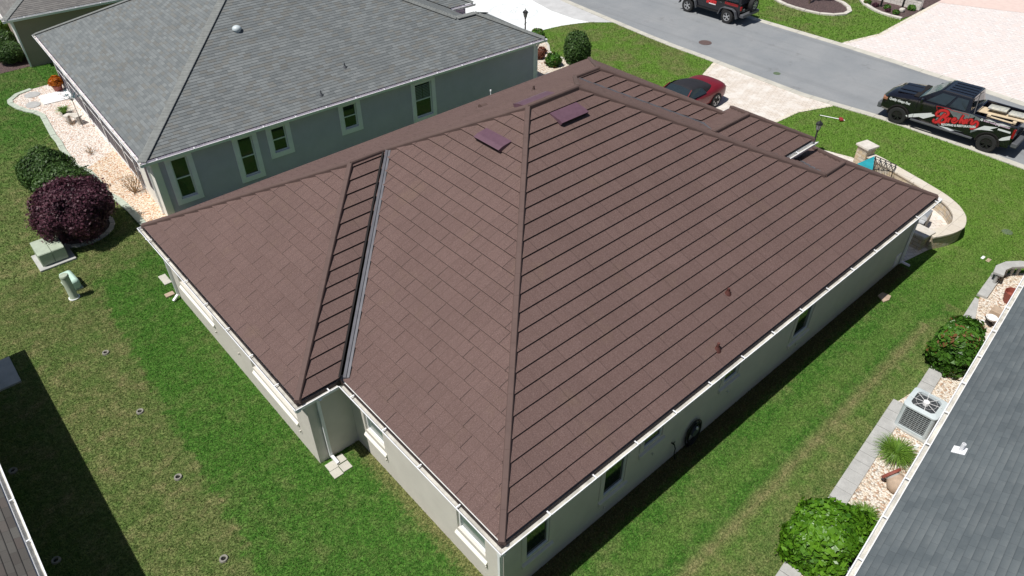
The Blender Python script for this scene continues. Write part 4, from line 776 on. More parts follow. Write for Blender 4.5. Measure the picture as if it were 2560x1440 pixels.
# ---------------- vehicles ----------------
def wheel(parent, x, y, r, wd_, rim, spokes=6, side=-1, rr=.62):
    t = MB().lathe([(r*rr, -wd_/2), (r*.93, -wd_/2), (r, -wd_/2+.035), (r, wd_/2-.035), (r*.93, wd_/2), (r*rr, wd_/2), (r*rr, -wd_/2)], (0, 0, 0), 36, 'x')
    for i in range(30):   # tread blocks
        a = 2*math.pi*i/30; t.obox((0, r*math.cos(a), r*math.sin(a)), (1, 0, 0), (0, -math.sin(a), math.cos(a)), (0, math.cos(a), math.sin(a)), wd_/2-.02, r*.05, .008)
    w_ = t.build('wheel', 'rubber', parent, smooth=40, loc=(x, y, r)); w_.name = 'wheel'
    f = MB(); o = side*wd_/2
    f.lathe([(r*rr, o-side*.005), (r*rr*.93, o-side*.01), (r*rr*.9, o-side*.06)], (0, 0, 0), 32, 'x'); f.lathe([(0, o-side*.02), (r*.13, o-side*.015), (r*.15, o-side*.05)], (0, 0, 0), 18, 'x')
    for i in range(spokes):
        for da in (-.13, .13):
            a = 2*math.pi*i/spokes+da; d = Vector((0, math.cos(a), math.sin(a))); f.bar(d*r*.1+Vector((o-side*.035, 0, 0)), d*r*rr*.93+Vector((o-side*.025, 0, 0)), .028, .03, (1, 0, 0))
    f.build('rim', rim, w_, smooth=40); MB().lathe([(0, o-side*.075), (r*rr*.92, o-side*.075)], (0, 0, 0), 24, 'x').build('brake_disc', 'dark', w_)
    return w_
def text(body, size, m, parent, name, mtx, shear=0., bold=0., ex=.003, sx=1., align='LEFT'):
    cu_ = bpy.data.curves.new(name, 'FONT'); cu_.body = body; cu_.size = size; cu_.shear = shear; cu_.offset = bold; cu_.extrude = ex; cu_.resolution_u = 3; cu_.align_x = align
    tmp = bpy.data.objects.new('tmp', cu_); col.objects.link(tmp); me = bpy.data.meshes.new_from_object(tmp.evaluated_get(bpy.context.evaluated_depsgraph_get())); bpy.data.objects.remove(tmp); bpy.data.curves.remove(cu_)
    me.transform(mtx@Matrix.Diagonal((sx, 1, 1, 1))); me.materials.clear(); me.materials.append(M[m]); o = bpy.data.objects.new(name, me); col.objects.link(o); o.parent = parent; return o
def leftside(y, z, x=-1.008, rot=0.): return Matrix(((0, 0, -1, x), (-1, 0, 0, y), (0, 1, 0, z), (0, 0, 0, 1)))@Matrix.Rotation(rot, 4, 'Z')
def mir(half):   # half section from bottom centre (x<=0 side) to the top centre, mirrored to a closed loop
    return half+[(-x, y, z) for x, y, z in half[::-1] if abs(x) > 1e-6]
def quad(mb, c, u0, u1, v0, v1, off=.006):
    c = [Vector(q) for q in c]; P = lambda u, v_: (c[0]*(1-u)+c[1]*u)*(1-v_)+(c[3]*(1-u)+c[2]*u)*v_
    n = (c[1]-c[0]).cross(c[3]-c[0]).normalized()*off; mb.poly([P(u0, v0)+n, P(u1, v0)+n, P(u1, v1)+n, P(u0, v1)+n])

# --- black pickup ---
tk = thing('pickup_truck', 'black crew cab pickup with red script lettering on its side and boards in its bed', 'truck', (29.52, 3.63, .004), R(3.6))
def sec(y, hw, zb, zs, zt, tw): return mir([(0, y, zb), (-hw*.86, y, zb), (-hw*.97, y, zb+.12), (-hw, y, zs-.15), (-hw*.985, y, zs), (-tw, y, zt), (0, y, zt+.035)])
b = MB().loft([sec(2.84, .80, .52, .92, .98, .62), sec(2.78, .92, .46, 1.0, 1.10, .72), sec(2.55, .97, .44, 1.14, 1.22, .80), sec(2.0, .995, .46, 1.22, 1.30, .86), sec(1.42, 1.0, .46, 1.30, 1.37, .88), sec(.4, 1.0, .42, 1.34, 1.38, .93), sec(-.84, 1.0, .44, 1.38, 1.41, .93)])
body = b.build('body', 'carblack', tk, smooth=35)
hd = MB()
for x in (-.5, .5): hd.obox((x, 1.95, 1.345), (1, 0, 0), (0, 1, -.07), (0, .07, 1), .13, .42, .022)
hd.obox((0, 1.95, 1.36), (1, 0, 0), (0, 1, -.07), (0, .07, 1), .28, .45, .02); hd.build('hood_bulge', 'carblack', tk, bevel=.02)
MB().obox((0, 1.50, 1.395), (1, 0, 0), (0, 1, 0), (0, 0, 1), .80, .10, .01).build('cowl', 'dark', tk)
gp = [[(-.93, 1.40, 1.36), (.93, 1.40, 1.36), (.93, -.80, 1.40), (-.93, -.80, 1.40)], [(-.74, .62, 1.93), (.74, .62, 1.93), (.76, -.66, 1.94), (-.76, -.66, 1.94)]]
mid = [(-.70, .50, 1.965), (.70, .50, 1.965), (.71, -.62, 1.975), (-.71, -.62, 1.975)]
g = MB()
for A, B in ((gp[0], gp[1]), (gp[1], mid)):
    for i in range(4): j = (i+1) % 4; g.poly([A[i], A[j], B[j], B[i]])
g.poly(mid); g.build('cab', 'carblack', tk, smooth=20, bevel=.02)
rb_ = MB()
for x in (-.45, -.15, .15, .45): rb_.bar((x, .4, 1.982), (x, -.58, 1.986), .05, .012)
rb_.build('roof_ribs', 'carblack', tk)
L0 = [gp[0][3], gp[0][0], gp[1][0], gp[1][3]]; R0 = [gp[0][1], gp[0][2], gp[1][2], gp[1][1]]
for c in (L0, R0):
    fl_ = c is R0
    for u0, u1 in (((.09, .40), (.46, .84)) if not fl_ else ((.16, .54), (.60, .91))): q = MB(); quad(q, c, u0, u1, .06, .84, -.022); q.build('side_window', 'carglass', tk)
ws_ = MB(); quad(ws_, [gp[0][0], gp[0][1], gp[1][1], gp[1][0]], .05, .95, .04, .94, -.012); ws_.build('windshield', 'windshield', tk)
rw_ = MB(); quad(rw_, [gp[0][2], gp[0][3], gp[1][3], gp[1][2]], .12, .88, .15, .85, -.012); rw_.build('rear_window', 'carglass', tk)
bd_ = MB()
for s in (-1, 1):
    bd_.loft([[(s*1.0, y, .50), (s*1.005, y, 1.36), (s*.97, y, 1.42), (s*.90, y, 1.42), (s*.88, y, .62), (s*.88, y, .50)] for y in (-.87, -2.62)])
bd_.bx(-.88, .88, -2.6, -.88, .62, .68); bd_.bx(-.93, .93, -.93, -.87, .6, 1.40); bd_.bx(-.93, .93, -2.66, -2.60, .6, 1.36); bd_.bx(-.9, .9, -2.6, -.9, .42, .55); bed = bd_.build('bed', 'carblack', tk, smooth=30, merge=False)
MB().obox((0, -2.8, .62), (1, 0, 0), (0, 1, 0), (0, 0, 1), .95, .12, .10).build('rear_bumper', 'plastic', tk, bevel=.03)
MB().obox((0, 2.86, .60), (1, 0, 0), (0, 1, 0), (0, 0, 1), .90, .09, .13).build('front_bumper', 'plastic', tk, bevel=.04)
MB().obox((0, 2.86, .88), (1, 0, 0), (0, 1, 0), (0, 0, 1), .58, .03, .12).build('grille', 'plastic', tk, bevel=.02)
for s in (-1, 1):
    MB().obox((s*.86, 2.70, 1.0), (1, -.25*s, 0), (0, 1, 0), (0, 0, 1), .12, .10, .06).build('headlight', 'orange_glint', tk, bevel=.02)
    MB().obox((s*.965, -2.62, 1.10), (1, 0, 0), (0, 1, 0), (0, 0, 1), .05, .05, .20).build('tail_light', 'redlight', tk, bevel=.02)
    m_ = MB().obox((s*1.12, 1.12, 1.42), (1, 0, 0), (0, 1, 0), (0, 0, 1), .10, .05, .09).build('mirror', 'carblack', tk, bevel=.03)
    for y in (1.94, -1.83): wheel(tk, s*.885, y, .39, .28, 'rimdark', 6, s)
    for y in (1.94, -1.83):
        ar = MB()
        P = [(s*1.004, y+.47*math.cos(a), .40+.47*math.sin(a)) for a in [math.pi*i/14 for i in range(15)]]
        ar.poly(P)
        for a, c in zip(P, P[1:]): ar.bar(a, c, .05, .05, (1, 0, 0))
        ar.build('wheel_arch', 'dark', tk, merge=False)
MB().bar((-1.02, 1.35, .44), (-1.02, -1.25, .44), .12, .05).build('running_board', 'plastic', tk)
# lettering and vinyl shards on the driver's side
Wd = lambda pts, m, nm, x=-1.0085: MB().poly([(x, y, z) for y, z in pts]).build(nm, m, tk, merge=False)
Wd([(.42, .60), (.20, 1.34), (-.5, 1.40), (-.9, 1.42), (-1.25, 1.34), (-1.30, .80), (-1.05, .60), (-.3, .50)], 'ghost', 'grey_panel_graphic', -1.0065)
Wd([(.14, .55), (.02, 1.30), (-.35, 1.02), (-.75, 1.06), (-1.05, 1.36), (-1.1, .58)], 'carblack', 'mountain_graphic', -1.0075)
M['maroon'] = mat('maroon_vinyl', (.13, .004, .008), .4)
def ribbon(nm, m, pts, w0, x):
    P = [Vector((q[0], q[1])) for q in pts]
    for _ in range(2):
        Q = [P[0]]
        for a, c in zip(P, P[1:]): Q += [a.lerp(c, .25), a.lerp(c, .75)]
        P = Q+[P[-1]]
    mb = MB(); n = len(P); Lf_, Rt_ = [], []
    for i, q in enumerate(P):
        t_ = (P[min(n-1, i+1)]-P[max(0, i-1)]).normalized(); nn = Vector((-t_.y, t_.x))*w0*(.55+.45*math.sin(math.pi*(i+.5)/n)**.5); Lf_.append(q+nn); Rt_.append(q-nn)
    for i in range(n-1): mb.poly([(x, *Lf_[i]), (x, *Lf_[i+1]), (x, *Rt_[i+1]), (x, *Rt_[i])])
    mb.build(nm, m, tk, merge=False)
strokes = [('letter_B', [[(0.086,1.128), (0.168,0.947), (0.214,0.767), (0.280,0.640), (0.395,0.621), (0.443,0.677), (0.404,0.753)], [(0.250,0.971), (0.347,0.907), (0.426,0.973), (0.395,1.096), (0.295,1.201), (0.148,1.250), (0.011,1.224), (-0.037,1.139), (-0.002,1.036), (0.079,0.957), (0.161,0.929)], [(0.096,0.951), (-0.017,0.918), (-0.040,0.802), (0.027,0.707), (0.114,0.667), (0.236,0.697)]], .052),
    ('letter_r', [[(-0.054,0.941), (-0.125,0.985), (-0.128,0.864), (-0.145,0.777)], [(-0.132,0.865), (-0.151,0.974), (-0.211,0.984)]], .036),
    ('letter_e', [[(-0.275,0.884), (-0.363,0.965), (-0.388,1.045), (-0.314,1.050), (-0.260,0.950), (-0.285,0.856), (-0.377,0.827), (-0.450,0.924), (-0.487,1.018)]], .036),
    ('letter_h', [[(-0.609,1.292), (-0.577,1.140), (-0.567,0.995), (-0.580,0.887)], [(-0.574,0.977), (-0.612,1.091), (-0.665,1.069), (-0.663,0.977), (-0.713,0.913), (-0.744,0.975)]], .038),
    ('letter_m', [[(-0.735,1.144), (-0.748,1.037), (-0.765,0.931)], [(-0.751,1.028), (-0.793,1.153), (-0.833,1.117), (-0.832,1.036), (-0.851,0.951)], [(-0.836,1.037), (-0.879,1.183), (-0.949,1.207), (-1.009,1.187), (-0.993,1.091), (-0.996,1.012), (-1.065,1.015), (-1.104,1.120), (-1.150,1.186), (-1.235,1.145), (-1.255,1.021), (-1.204,0.902), (-1.112,0.819), (-1.031,0.821)]], .040)]
for nm, ss, w0 in strokes:
    for i, q in enumerate(ss): ribbon(nm+'_outline', 'maroon', q, w0+.030, -1.0095-.0002*i)
for nm, ss, w0 in strokes:
    for i, q in enumerate(ss): ribbon(nm, 'redpaint', q, w0, -1.0115-.0002*i)
text('ROOFING & RESTORATION', .125, 'whitevinyl', tk, 'small_lettering', leftside(.07, .575, -1.0135, R(14)), 0, .006, .0015, .86)
text('Quality Always First', .155, 'whitevinyl', tk, 'fender_lettering', leftside(2.50, 1.02, -1.004), .3, .006, .002, .72).location.x = -.004
M['pinkv'] = mat('pink_white_vinyl', (.66, .50, .62), .4)
text('Brehm Roofing & Restoration', .105, 'pinkv', tk, 'bed_lettering', leftside(-1.40, 1.275, -1.011, R(0)), 0, .004, .0015, .80)
text('G', .13, 'whitevinyl', tk, 'round_emblem', leftside(-1.27, 1.27, -1.0125), 0, .008, .0015)
for nm, pts in (('a', [(1.61, .52), (1.36, .68), (.59, .99), (.62, .94), (.40, .92), (.85, .62), (1.05, .64), (1.5, .46)]), ('b', [(-1.15, .78), (-1.5, 1.10), (-2.0, 1.20), (-1.75, 1.02), (-1.9, 1.0), (-1.45, .90)]), ('c', [(-1.42, 1.36), (-1.60, 1.41), (-1.9, 1.37), (-1.6, 1.345)]), ('d', [(-1.85, 1.34), (-2.1, 1.40), (-2.45, 1.37), (-2.1, 1.31), (-2.0, 1.24)]),
                ('e', [(-2.15, .66), (-2.3, .84), (-2.56, 1.02), (-2.58, .84), (-2.35, .72)]), ('f', [(-2.02, 1.17), (-2.02, 1.09), (-2.50, 1.09), (-2.50, 1.17)]), ('g', [(.2, .52), (-.2, .56), (-.5, .52), (-.35, .46)])):
    Wd(pts, 'whitevinyl', 'white_shard_graphic', -1.0095)
ln_ = MB()
for a, c in zip([(.45, 1.16), (.52, 1.33), (.0, 1.37), (-.1, 1.33), (-.75, 1.36)], [(.52, 1.33), (.0, 1.37), (-.1, 1.33), (-.75, 1.36), (-.80, 1.30)]): ln_.bar((-1.010, *a), (-1.010, *c), .014, .003, (1, 0, 0))
ln_.build('red_outline_graphic', 'redpaint', tk, merge=False)
dl = MB()
for y in (-.86, .38, 1.30): dl.bar((-1.0135, y, .5), (-1.0135, y, 1.36), .012, .002, (1, 0, 0))
dl.build('door_gap', 'dark', tk, merge=False)
# load in the bed
def inbed(o, x, y, z, rx=0, ry=0, rz=0):
    o.matrix_world = Matrix.Translation((29.52, 3.63, .004))@Matrix.Rotation(R(3.6), 4, 'Z')@Matrix.Translation((x, y, z))@Matrix.Rotation(rz, 4, 'Z')@Matrix.Rotation(rx, 4, 'X')@Matrix.Rotation(ry, 4, 'Y'); return o
inbed(tag(MB().bx(-.30, .50, -1.25, 1.25, -.012, .012).build('plywood_sheet', 'wood'), 'pale plywood sheet sloping up out of the pickup bed', 'plywood'), .05, -2.15, 1.34, R(-3), R(4))
for i, (x, y, z) in enumerate(((.18, -1.55, 1.44), (.22, -2.35, 1.40))):
    o = MB().loft([[(x_, y_, z_) for x_, z_ in ((-.24, 0), (-.26, .05), (-.20, .10), (.20, .11), (.26, .05), (.24, 0))] for y_ in (-.36, -.34, .34, .36)]).build('wrapped_bundle', 'wrap', smooth=50)
    inbed(tag(o, 'plastic wrapped grey and yellow bundle on the plywood, %s of two' % ('nearer the cab' if i == 0 else 'nearer the tailgate'), 'bundle', 'wrapped bundles in the pickup bed'), x, y, z, R(-3), R(4))
pl_ = MB(); pl_.bx(-.05, .05, -.55, .55, 0, .03); pl_.bx(-.09, .09, -.55, -.42, .03, .10).bx(-.09, .09, .42, .55, .03, .10)
inbed(tag(pl_.build('timber_rail', 'wood'), 'pale timber rail with end blocks on the side of the pickup bed', 'timber'), -.72, -1.95, 1.40, 0, 0, 0)
tag(inbed(MB().bar((0, 0, 0), (.9, .25, .70), .035, .03).build('black_pole', 'black'), -.95, -.95, 1.36), 'black pole rising slantwise behind the pickup cab', 'pole')

# --- black off-road car (top edge of the picture) ---
jp = thing('off_road_car', 'black boxy off road car with silver wheels and a spare on its tailgate', 'car', (34.42, 19.80, .004), R(1.4))
b = MB(); s4 = lambda y, hw, zb, zt: [(-hw, y, zb), (-hw*1.01, y, (zb+zt)/2), (-hw*.97, y, zt), (hw*.97, y, zt), (hw*1.01, y, (zb+zt)/2), (hw, y, zb)]
b.loft([s4(2.25, .60, .62, 1.05), s4(2.1, .68, .55, 1.14), s4(.95, .76, .50, 1.20), s4(.93, .80, .50, 1.22), s4(-2.12, .80, .52, 1.22)]); b.build('body', 'carblack', jp, smooth=30, bevel=.02)
c_ = MB(); base_ = [(-.79, .90, 1.22), (.79, .90, 1.22), (.79, -2.10, 1.22), (-.79, -2.10, 1.22)]; top_ = [(-.70, .55, 1.80), (.70, .55, 1.80), (.70, -2.02, 1.80), (-.70, -2.02, 1.80)]
for i in range(4): j = (i+1) % 4; c_.poly([base_[i], base_[j], top_[j], top_[i]])
c_.poly(top_); c_.build('hard_top', 'softtop', jp, bevel=.03)
for u0, u1 in ((.04, .30), (.35, .64), (.68, .95)): q = MB(); quad(q, [base_[3], base_[0], top_[0], top_[3]], u0, u1, .08, .86, -.03); q.build('side_window', 'carglass', jp)
for s in (-1, 1):
    for y in (1.45, -1.38):
        wheel(jp, s*.80, y, .385, .26, 'rimsilver', 5, s, .60); f = MB()
        P = [(s*.87, y+dy_, z) for dy_, z in ((.62, .42), (.48, .78), (.30, .88), (-.30, .88), (-.50, .76), (-.64, .40))]
        for a, c in zip(P, P[1:]): f.bar(a, c, .20, .05, (0, 0, 1) if abs(a[2]-c[2]) < .05 else (0, 1, 0))
        f.build('fender_flare', 'plastic', jp, bevel=.01)
    MB().obox((s*.74, -2.14, .98), (1, 0, 0), (0, 1, 0), (0, 0, 1), .06, .05, .11).build('tail_light', 'redlight', jp, bevel=.015)
sp_ = wheel(jp, 0, 0, .38, .24, 'rimsilver', 5, -1, .60); sp_.name = 'spare_wheel'; sp_.rotation_euler = (0, 0, R(90)); sp_.location = (.12, -2.38, 1.10)
MB().obox((0, -2.30, .60), (1, 0, 0), (0, 1, 0), (0, 0, 1), .86, .12, .09).build('rear_bumper', 'plastic', jp, bevel=.03)
MB().bx(-.62, -.40, -2.195, -2.17, .78, .92).build('number_plate', 'ghost', jp)
MB().bar((-.84, .9, .50), (-.84, -.85, .50), .10, .06).build('side_step', 'black', jp)
text('Brehm', .42, 'redpaint', jp, 'door_lettering', leftside(.22, .86, -.818), .3, .02, .002, .60); MB().bx(-.8215, -.8195, -.45, .02, .82, .875).build('lettering_bar', 'whitevinyl', jp)
for z in (1.05, 1.10, 1.15): MB().bx(-.8135, -.812, -1.95, -1.05, z, z+.018).build('red_stripe', 'redpaint', jp)
MB().bar((-.82, -.72, 1.08), (-.82, -.86, 1.08), .03, .03).build('door_handle', 'plastic', jp)

# --- dark red convertible ---
cv = thing('convertible_car', 'dark red convertible with its black fabric roof up on the paver drive', 'car', (22.40, 12.86, .012), R(90)); cv.scale = (.93, .99, .97)
def cs(y, hw, zs, zt, tw): return mir([(0, y, .22), (-hw*.80, y, .20), (-hw*.96, y, .32), (-hw, y, .52), (-hw*.985, y, zs), (-tw, y, zt), (0, y, zt+.03)])
st = [cs(-2.34, .62, .66, .78, .40), cs(-2.28, .82, .80, .92, .60), cs(-2.08, .92, .88, 1.0, .70), cs(-1.7, .965, .92, 1.04, .74), cs(-1.35, .975, .93, 1.04, .76), cs(-.9, .94, .88, .97, .78), cs(-.3, .92, .87, .92, .80), cs(.5, .92, .86, .92, .80), cs(1.0, .93, .85, .95, .78), cs(1.45, .94, .80, .88, .74), cs(2.0, .90, .70, .78, .68), cs(2.3, .78, .58, .64, .55), cs(2.42, .55, .50, .52, .4)]
MB().loft(st).build('body', 'carred', cv, smooth=60, sub=1)
def ts_(y, hw, z0, z1, tw): return [(-hw, y, z0), (-(hw+tw)/2-.02, y, (z0*.35+z1*.65)), (-tw, y, z1-.02), (0, y, z1+.02), (tw, y, z1-.02), ((hw+tw)/2+.02, y, (z0*.35+z1*.65)), (hw, y, z0)]
MB().loft([ts_(-1.45, .55, .96, 1.02, .44), ts_(-1.20, .70, .94, 1.10, .54), ts_(-.75, .79, .90, 1.26, .60), ts_(-.2, .81, .90, 1.35, .60), ts_(.2, .80, .90, 1.34, .60), ts_(.42, .80, .90, 1.30, .60)]).build('fabric_roof', 'softtop', cv, smooth=60, sub=1)
MB().loft([ts_(.36, .81, .90, 1.29, .61), ts_(1.02, .78, .90, .955, .66)]).build('windshield', 'carglass', cv, smooth=20)
for s in (-1, 1):
    sw_ = MB(); A = [(s*.855, -.62, .94), (s*.86, .85, .93), (s*.70, .42, 1.24), (s*.68, .1, 1.29), (s*.70, -.35, 1.22)]; sw_.poly(A if s < 0 else A[::-1]); sw_.build('side_window', 'carglass', cv, merge=False)
    MB().bar((s*.84, 1.02, .93), (s*.66, .38, 1.30), .05, .04, (1, 0, 0)).build('windshield_pillar', 'carred', cv)
    MB().obox((s*.99, .72, .98), (1, 0, 0), (0, 1, 0), (0, 0, 1), .10, .06, .07).build('mirror', 'carred', cv, bevel=.03)
    MB().obox((s*.66, -2.27, .74), (1, .25*s, 0), (-.25*s, 1, 0), (0, 0, 1), .13, .03, .05).build('tail_light', 'redlight', cv, bevel=.015)
    for y in (-1.37, 1.38):
        wheel(cv, s*.87, y, .345, .24, 'rimsilver', 5, s, .72); P = [(s*.976, y+.39*math.cos(a), .33+.39*math.sin(a)) for a in [math.pi*(i/14*1.1-.05) for i in range(15)]]; MB().poly(P).build('wheel_arch', 'dark', cv, merge=False)

# ---------------- courtyard at the front corner ----------------
struct('courtyard', MB().poly([(x, y, .02) for x, y in ((18.3, .35), (20.2, .0), (22.1, .1), (22.9, 1.1), (23.4, 2.6), (24.0, 4.6), (24.05, 5.2), (23.65, 6.7), (22.9, 8.0), (21.9, 9.2), (18.0, 9.2), (17.5, 4.6), (18.4, 4.4))]), 'pavers')
wpts = [(23.95, 4.6), (23.85, 3.9), (23.55, 2.9), (23.25, 1.9), (22.95, 1.0), (22.55, .35), (22.0, -.12), (21.3, -.36), (20.7, -.26), (20.2, -.06), (19.9, .1)]
wall_t = thing('seat_wall', 'low curved buff stone seat wall sweeping round the front corner courtyard', 'wall', (22, 1, 0))
def sweep(line, w0, w1, z0, z1, rng_=True):
    mb = MB(); A, B = offs(line, w0), offs(line, w1)
    mb.loft([[(a[0]-22, a[1]-1, z0), (a[0]-22, a[1]-1, z1), (b[0]-22, b[1]-1, z1), (b[0]-22, b[1]-1, z0)] for a, b in zip(A, B)], cap=True)
    for a, b, c, d in zip(A, B, A[1:], B[1:]): mb.poly([(a[0]-22, a[1]-1, z0), (b[0]-22, b[1]-1, z0), (d[0]-22, d[1]-1, z0), (c[0]-22, c[1]-1, z0)])
    return mb
fine = []
for a, c in zip(wpts, wpts[1:]):
    for f_ in (0, .33, .67): fine.append((a[0]+(c[0]-a[0])*f_, a[1]+(c[1]-a[1])*f_))
fine.append(wpts[-1])
sm = [fine[0]]+[((fine[i-1][0]+fine[i][0]*2+fine[i+1][0])/4, (fine[i-1][1]+fine[i][1]*2+fine[i+1][1])/4) for i in range(1, len(fine)-1)]+[fine[-1]]
sweep(sm, -.02, .34, 0, .50).build('wall_base', 'stonewall', wall_t); kc = mat_pavers('buff_cap_stones', (.56, .50, .42), (.62, .57, .50), (.60, .54, .44), .45, .6); sweep(sm, -.06, .38, .50, .57).build('wall_cap', kc, wall_t, bevel=.01)
def pillar(name, label, x, y, w_, h, rz):
    t = thing(name, label, 'pillar', (x, y, 0), rz, 'stone end pillars of the seat wall'); MB().bx(-w_/2, w_/2, -w_/2, w_/2, 0, h).build('shaft', 'stonewall', t, bevel=.02); c = w_/2+.07; MB().bx(-c, c, -c, c, h, h+.09).build('cap', 'stonecap', t, bevel=.015)
px_, py_, _ = (23.764,4.627,0.950); pillar('stone_pillar', 'taller square stone pillar with a pale cap at the far end of the seat wall', px_, py_, .50, .86, R(-14))
px_, py_, _ = (19.867,0.482,0.620); pillar('stone_pillar', 'short stone pillar at the near end of the seat wall beside the downspout', px_, py_, .52, .54, R(-8))
gt = thing('barbecue_grill', 'black barbecue grill with a silver lid inside the seat wall', 'grill', (20.831,0.895,0.400), R(8)); gt.location.z = .02
MB().bx(-.55, .55, -.28, .28, .08, .78).build('cabinet', 'black', gt, bevel=.02); MB().loft([[(x, -.28, .80), (x, -.26, .98), (x, -.1, 1.10), (x, .16, 1.10), (x, .28, .96), (x, .28, .80)] for x in (-.40, .40)]).build('lid', 'rimsilver', gt, smooth=40); MB().bx(-.75, -.42, -.25, .25, .78, .82).build('side_shelf', 'rimsilver', gt); MB().bx(.42, .75, -.25, .25, .78, .82).build('side_shelf', 'rimsilver', gt)
gt.scale = (.75, .75, .75)
A, B, C_, D_ = [Vector(q) for q in ((23.534,4.106,0.700), (23.501,3.224,0.700), (22.892,3.058,0.700), (22.495,3.665,0.700))]
lt = thing('lattice_table', 'black wire lattice table inside the courtyard next to the teal panel', 'table', (0, 0, 0)); mb = MB()
for a, c in ((A, B), (B, C_), (C_, D_), (D_, A)): mb.bar(a, c, .03, .02)
for i in range(4):
    u0, u1 = i/4, (i+1)/4; p0, p1, q0, q1 = A.lerp(B, u0), A.lerp(B, u1), D_.lerp(C_, u0), D_.lerp(C_, u1)
    for a, c in ((p0, q1), (q0, p1), (p1, q1)): mb.bar(a, c, .016, .014)
mb.build('lattice_top', 'black', lt)
for q in (A, B, C_, D_): MB().bar(q, (q.x, q.y, .02), .03, .03).build('leg', 'black', lt)
tp = MB(); T = [Vector(q) for q in ((22.599,4.355,0.620), (23.345,4.076,0.800), (22.506,3.678,0.660), (22.452,4.130,0.500))]
tp.loft([[q for q in T], [q-Vector((0, 0, .035)) for q in T]]); tag(tp.build('teal_panel', 'teal'), 'taut teal fabric panel inside the front courtyard beside the lattice table', 'fabric panel')

# ---------------- lamps and small garden things ----------------
def lamp(label, x, y, h, m='lampglass'):
    t = thing('lamp_post', label, 'lamp post', (x, y, 0), R(20), 'black lantern posts in the front gardens')
    MB().lathe([(.11, 0), (.10, .10), (.055, .16), (.042, .5), (.035, h-.50), (.05, h-.48), (.03, h-.44)], n=14).build('post', 'black', t, smooth=40); MB().bar((-.16, 0, h-.75), (.16, 0, h-.75), .02, .02).build('ladder_bar', 'black', t)
    ln_ = MB().lathe([(.03, h-.44), (.075, h-.42), (.08, h-.40)], n=6); g_ = ln_.build('lantern', 'black', t)
    MB().lathe([(.07, h-.40), (.12, h-.16)], n=6).build('lantern_glass', m, g_); rd = MB().lathe([(.16, h-.16), (.13, h-.10), (.05, h-.03), (.015, h), (.012, h+.07), (0, h+.08)], n=6)
    for i in range(6): a = i*math.pi/3; rd.bar((.072*math.cos(a), .072*math.sin(a), h-.41), (.125*math.cos(a), .125*math.sin(a), h-.15), .012, .012)
    rd.build('lantern_cap', 'black', g_); return t
lamp('black lantern post in front of the grey house beside its white drive', 22.37, 23.78, 1.98)
lamp('black lantern post on the lawn of the brown roofed house', 23.13, 6.55, 1.50)
t = thing('green_cabinet', 'large pale green utility cabinet on a concrete pad beside the purple shrub', 'utility cabinet', (-3.24, 20.16, 0))
MB().bx(-.56, .60, -.60, .56, 0, .07).build('pad', 'concrete', t, bevel=.01); MB().loft([[(x, -.42, .07), (x, -.45, .56), (x, .44, .64), (x, .44, .07)] for x in (-.42, .42)]).build('cabinet', 'util', t, bevel=.02)
for x in (-.205, .205): MB().bx(x-.195, x+.195, -.462, -.440, .12, .54).build('door', 'util', t, bevel=.006)
MB().bar((0, -.45, .575), (0, .44, .652), .012, .008).build('lid_seam', 'util_dark', t)
t = thing('telecom_pedestal', 'round pale green telecom post standing in the lawn beside the mint box', 'telecom post', (-3.37, 17.40, 0)); MB().lathe([(.14, 0), (.15, .03), (.125, .07), (.125, .86), (.135, .87), (.135, .92), (.12, .945), (0, .96)], n=24).build('post', 'util', t, smooth=40); MB().lathe([(.17, 0), (.17, .035), (.12, .04)], n=20).build('collar', 'gutter', t)
t = thing('mint_box', 'low rounded mint green plastic utility box behind the telecom post', 'utility box', (-3.22, 18.12, 0), R(4)); MB().bx(-.20, .20, -.40, .40, 0, .40).build('box', 'mint', t, bevel=.09, smooth=60); MB().bx(-.22, .22, -.42, .42, 0, .05).build('base', 'util', t, bevel=.01)
M['ringm'] = mat('dull_concrete', (.24, .23, .20), .9, .2, 20)
rl = [('first from the brown house corner', (-3.488,14.040,0.000)), ('second of the row down the dry lawn', (-3.571,11.025,0.000)), ('third of the row down the dry lawn', (-3.656,8.203,0.000)), ('nearest to the bottom edge in the sunny lawn', (-3.772,5.318,0.000)), ('in the deep shade close to the white gutter', (-6.707,11.190,0.000)), ('in the deep shade at the bottom edge', (-6.634,7.819,0.000))]
for lb, q in rl:
    t = thing('sprinkler_ring', 'concrete ring round a sprinkler head, '+lb, 'sprinkler ring', (q[0], q[1], 0), 0, 'sprinkler rings in the lawn'); MB().lathe([(.055, .0), (.055, .045), (.07, .055), (.092, .05), (.105, 0)], n=20).build('ring', 'ringm', t, smooth=60); MB().lathe([(0, .03), (.03, .03), (.03, .0)], n=12).lathe([(.03, .008), (.056, .008)], n=12).build('head', 'dark', t)
for lb, q, r, m in (('rusty manhole cover in the middle of the road', (30.137,17.310,0.000), .36, 'rust'), ('small dark valve cover in the road near the driveway', (29.375,12.229,0.000), .18, 'green_iron')):
    t = MB().lathe([(0, .007), (r*.8, .007), (r*.83, .012), (r, .012), (r, .0)], n=28); tag(t.build('manhole_cover', m, loc=(q[0], q[1], .004)), lb, 'manhole cover')
tag(MB().lathe([(0, .02), (.17, .02), (.19, 0)], n=20).build('valve_cover', 'green_iron', loc=(23.133,-1.348,0.000)), 'round dark green valve lid set in the sunny side lawn', 'valve cover')
tag(MB().prism([(16.145,0.005,0.000)[:2], (16.417,-0.019,0.000)[:2], (16.454,-0.299,0.000)[:2], (16.212,-0.352,0.000)[:2], (15.982,-0.281,0.000)[:2]][::-1], 0, .05).build('flagstone', 'tanstone', bevel=.01), 'tan flagstone lying in the shade of the house wall', 'flagstone')
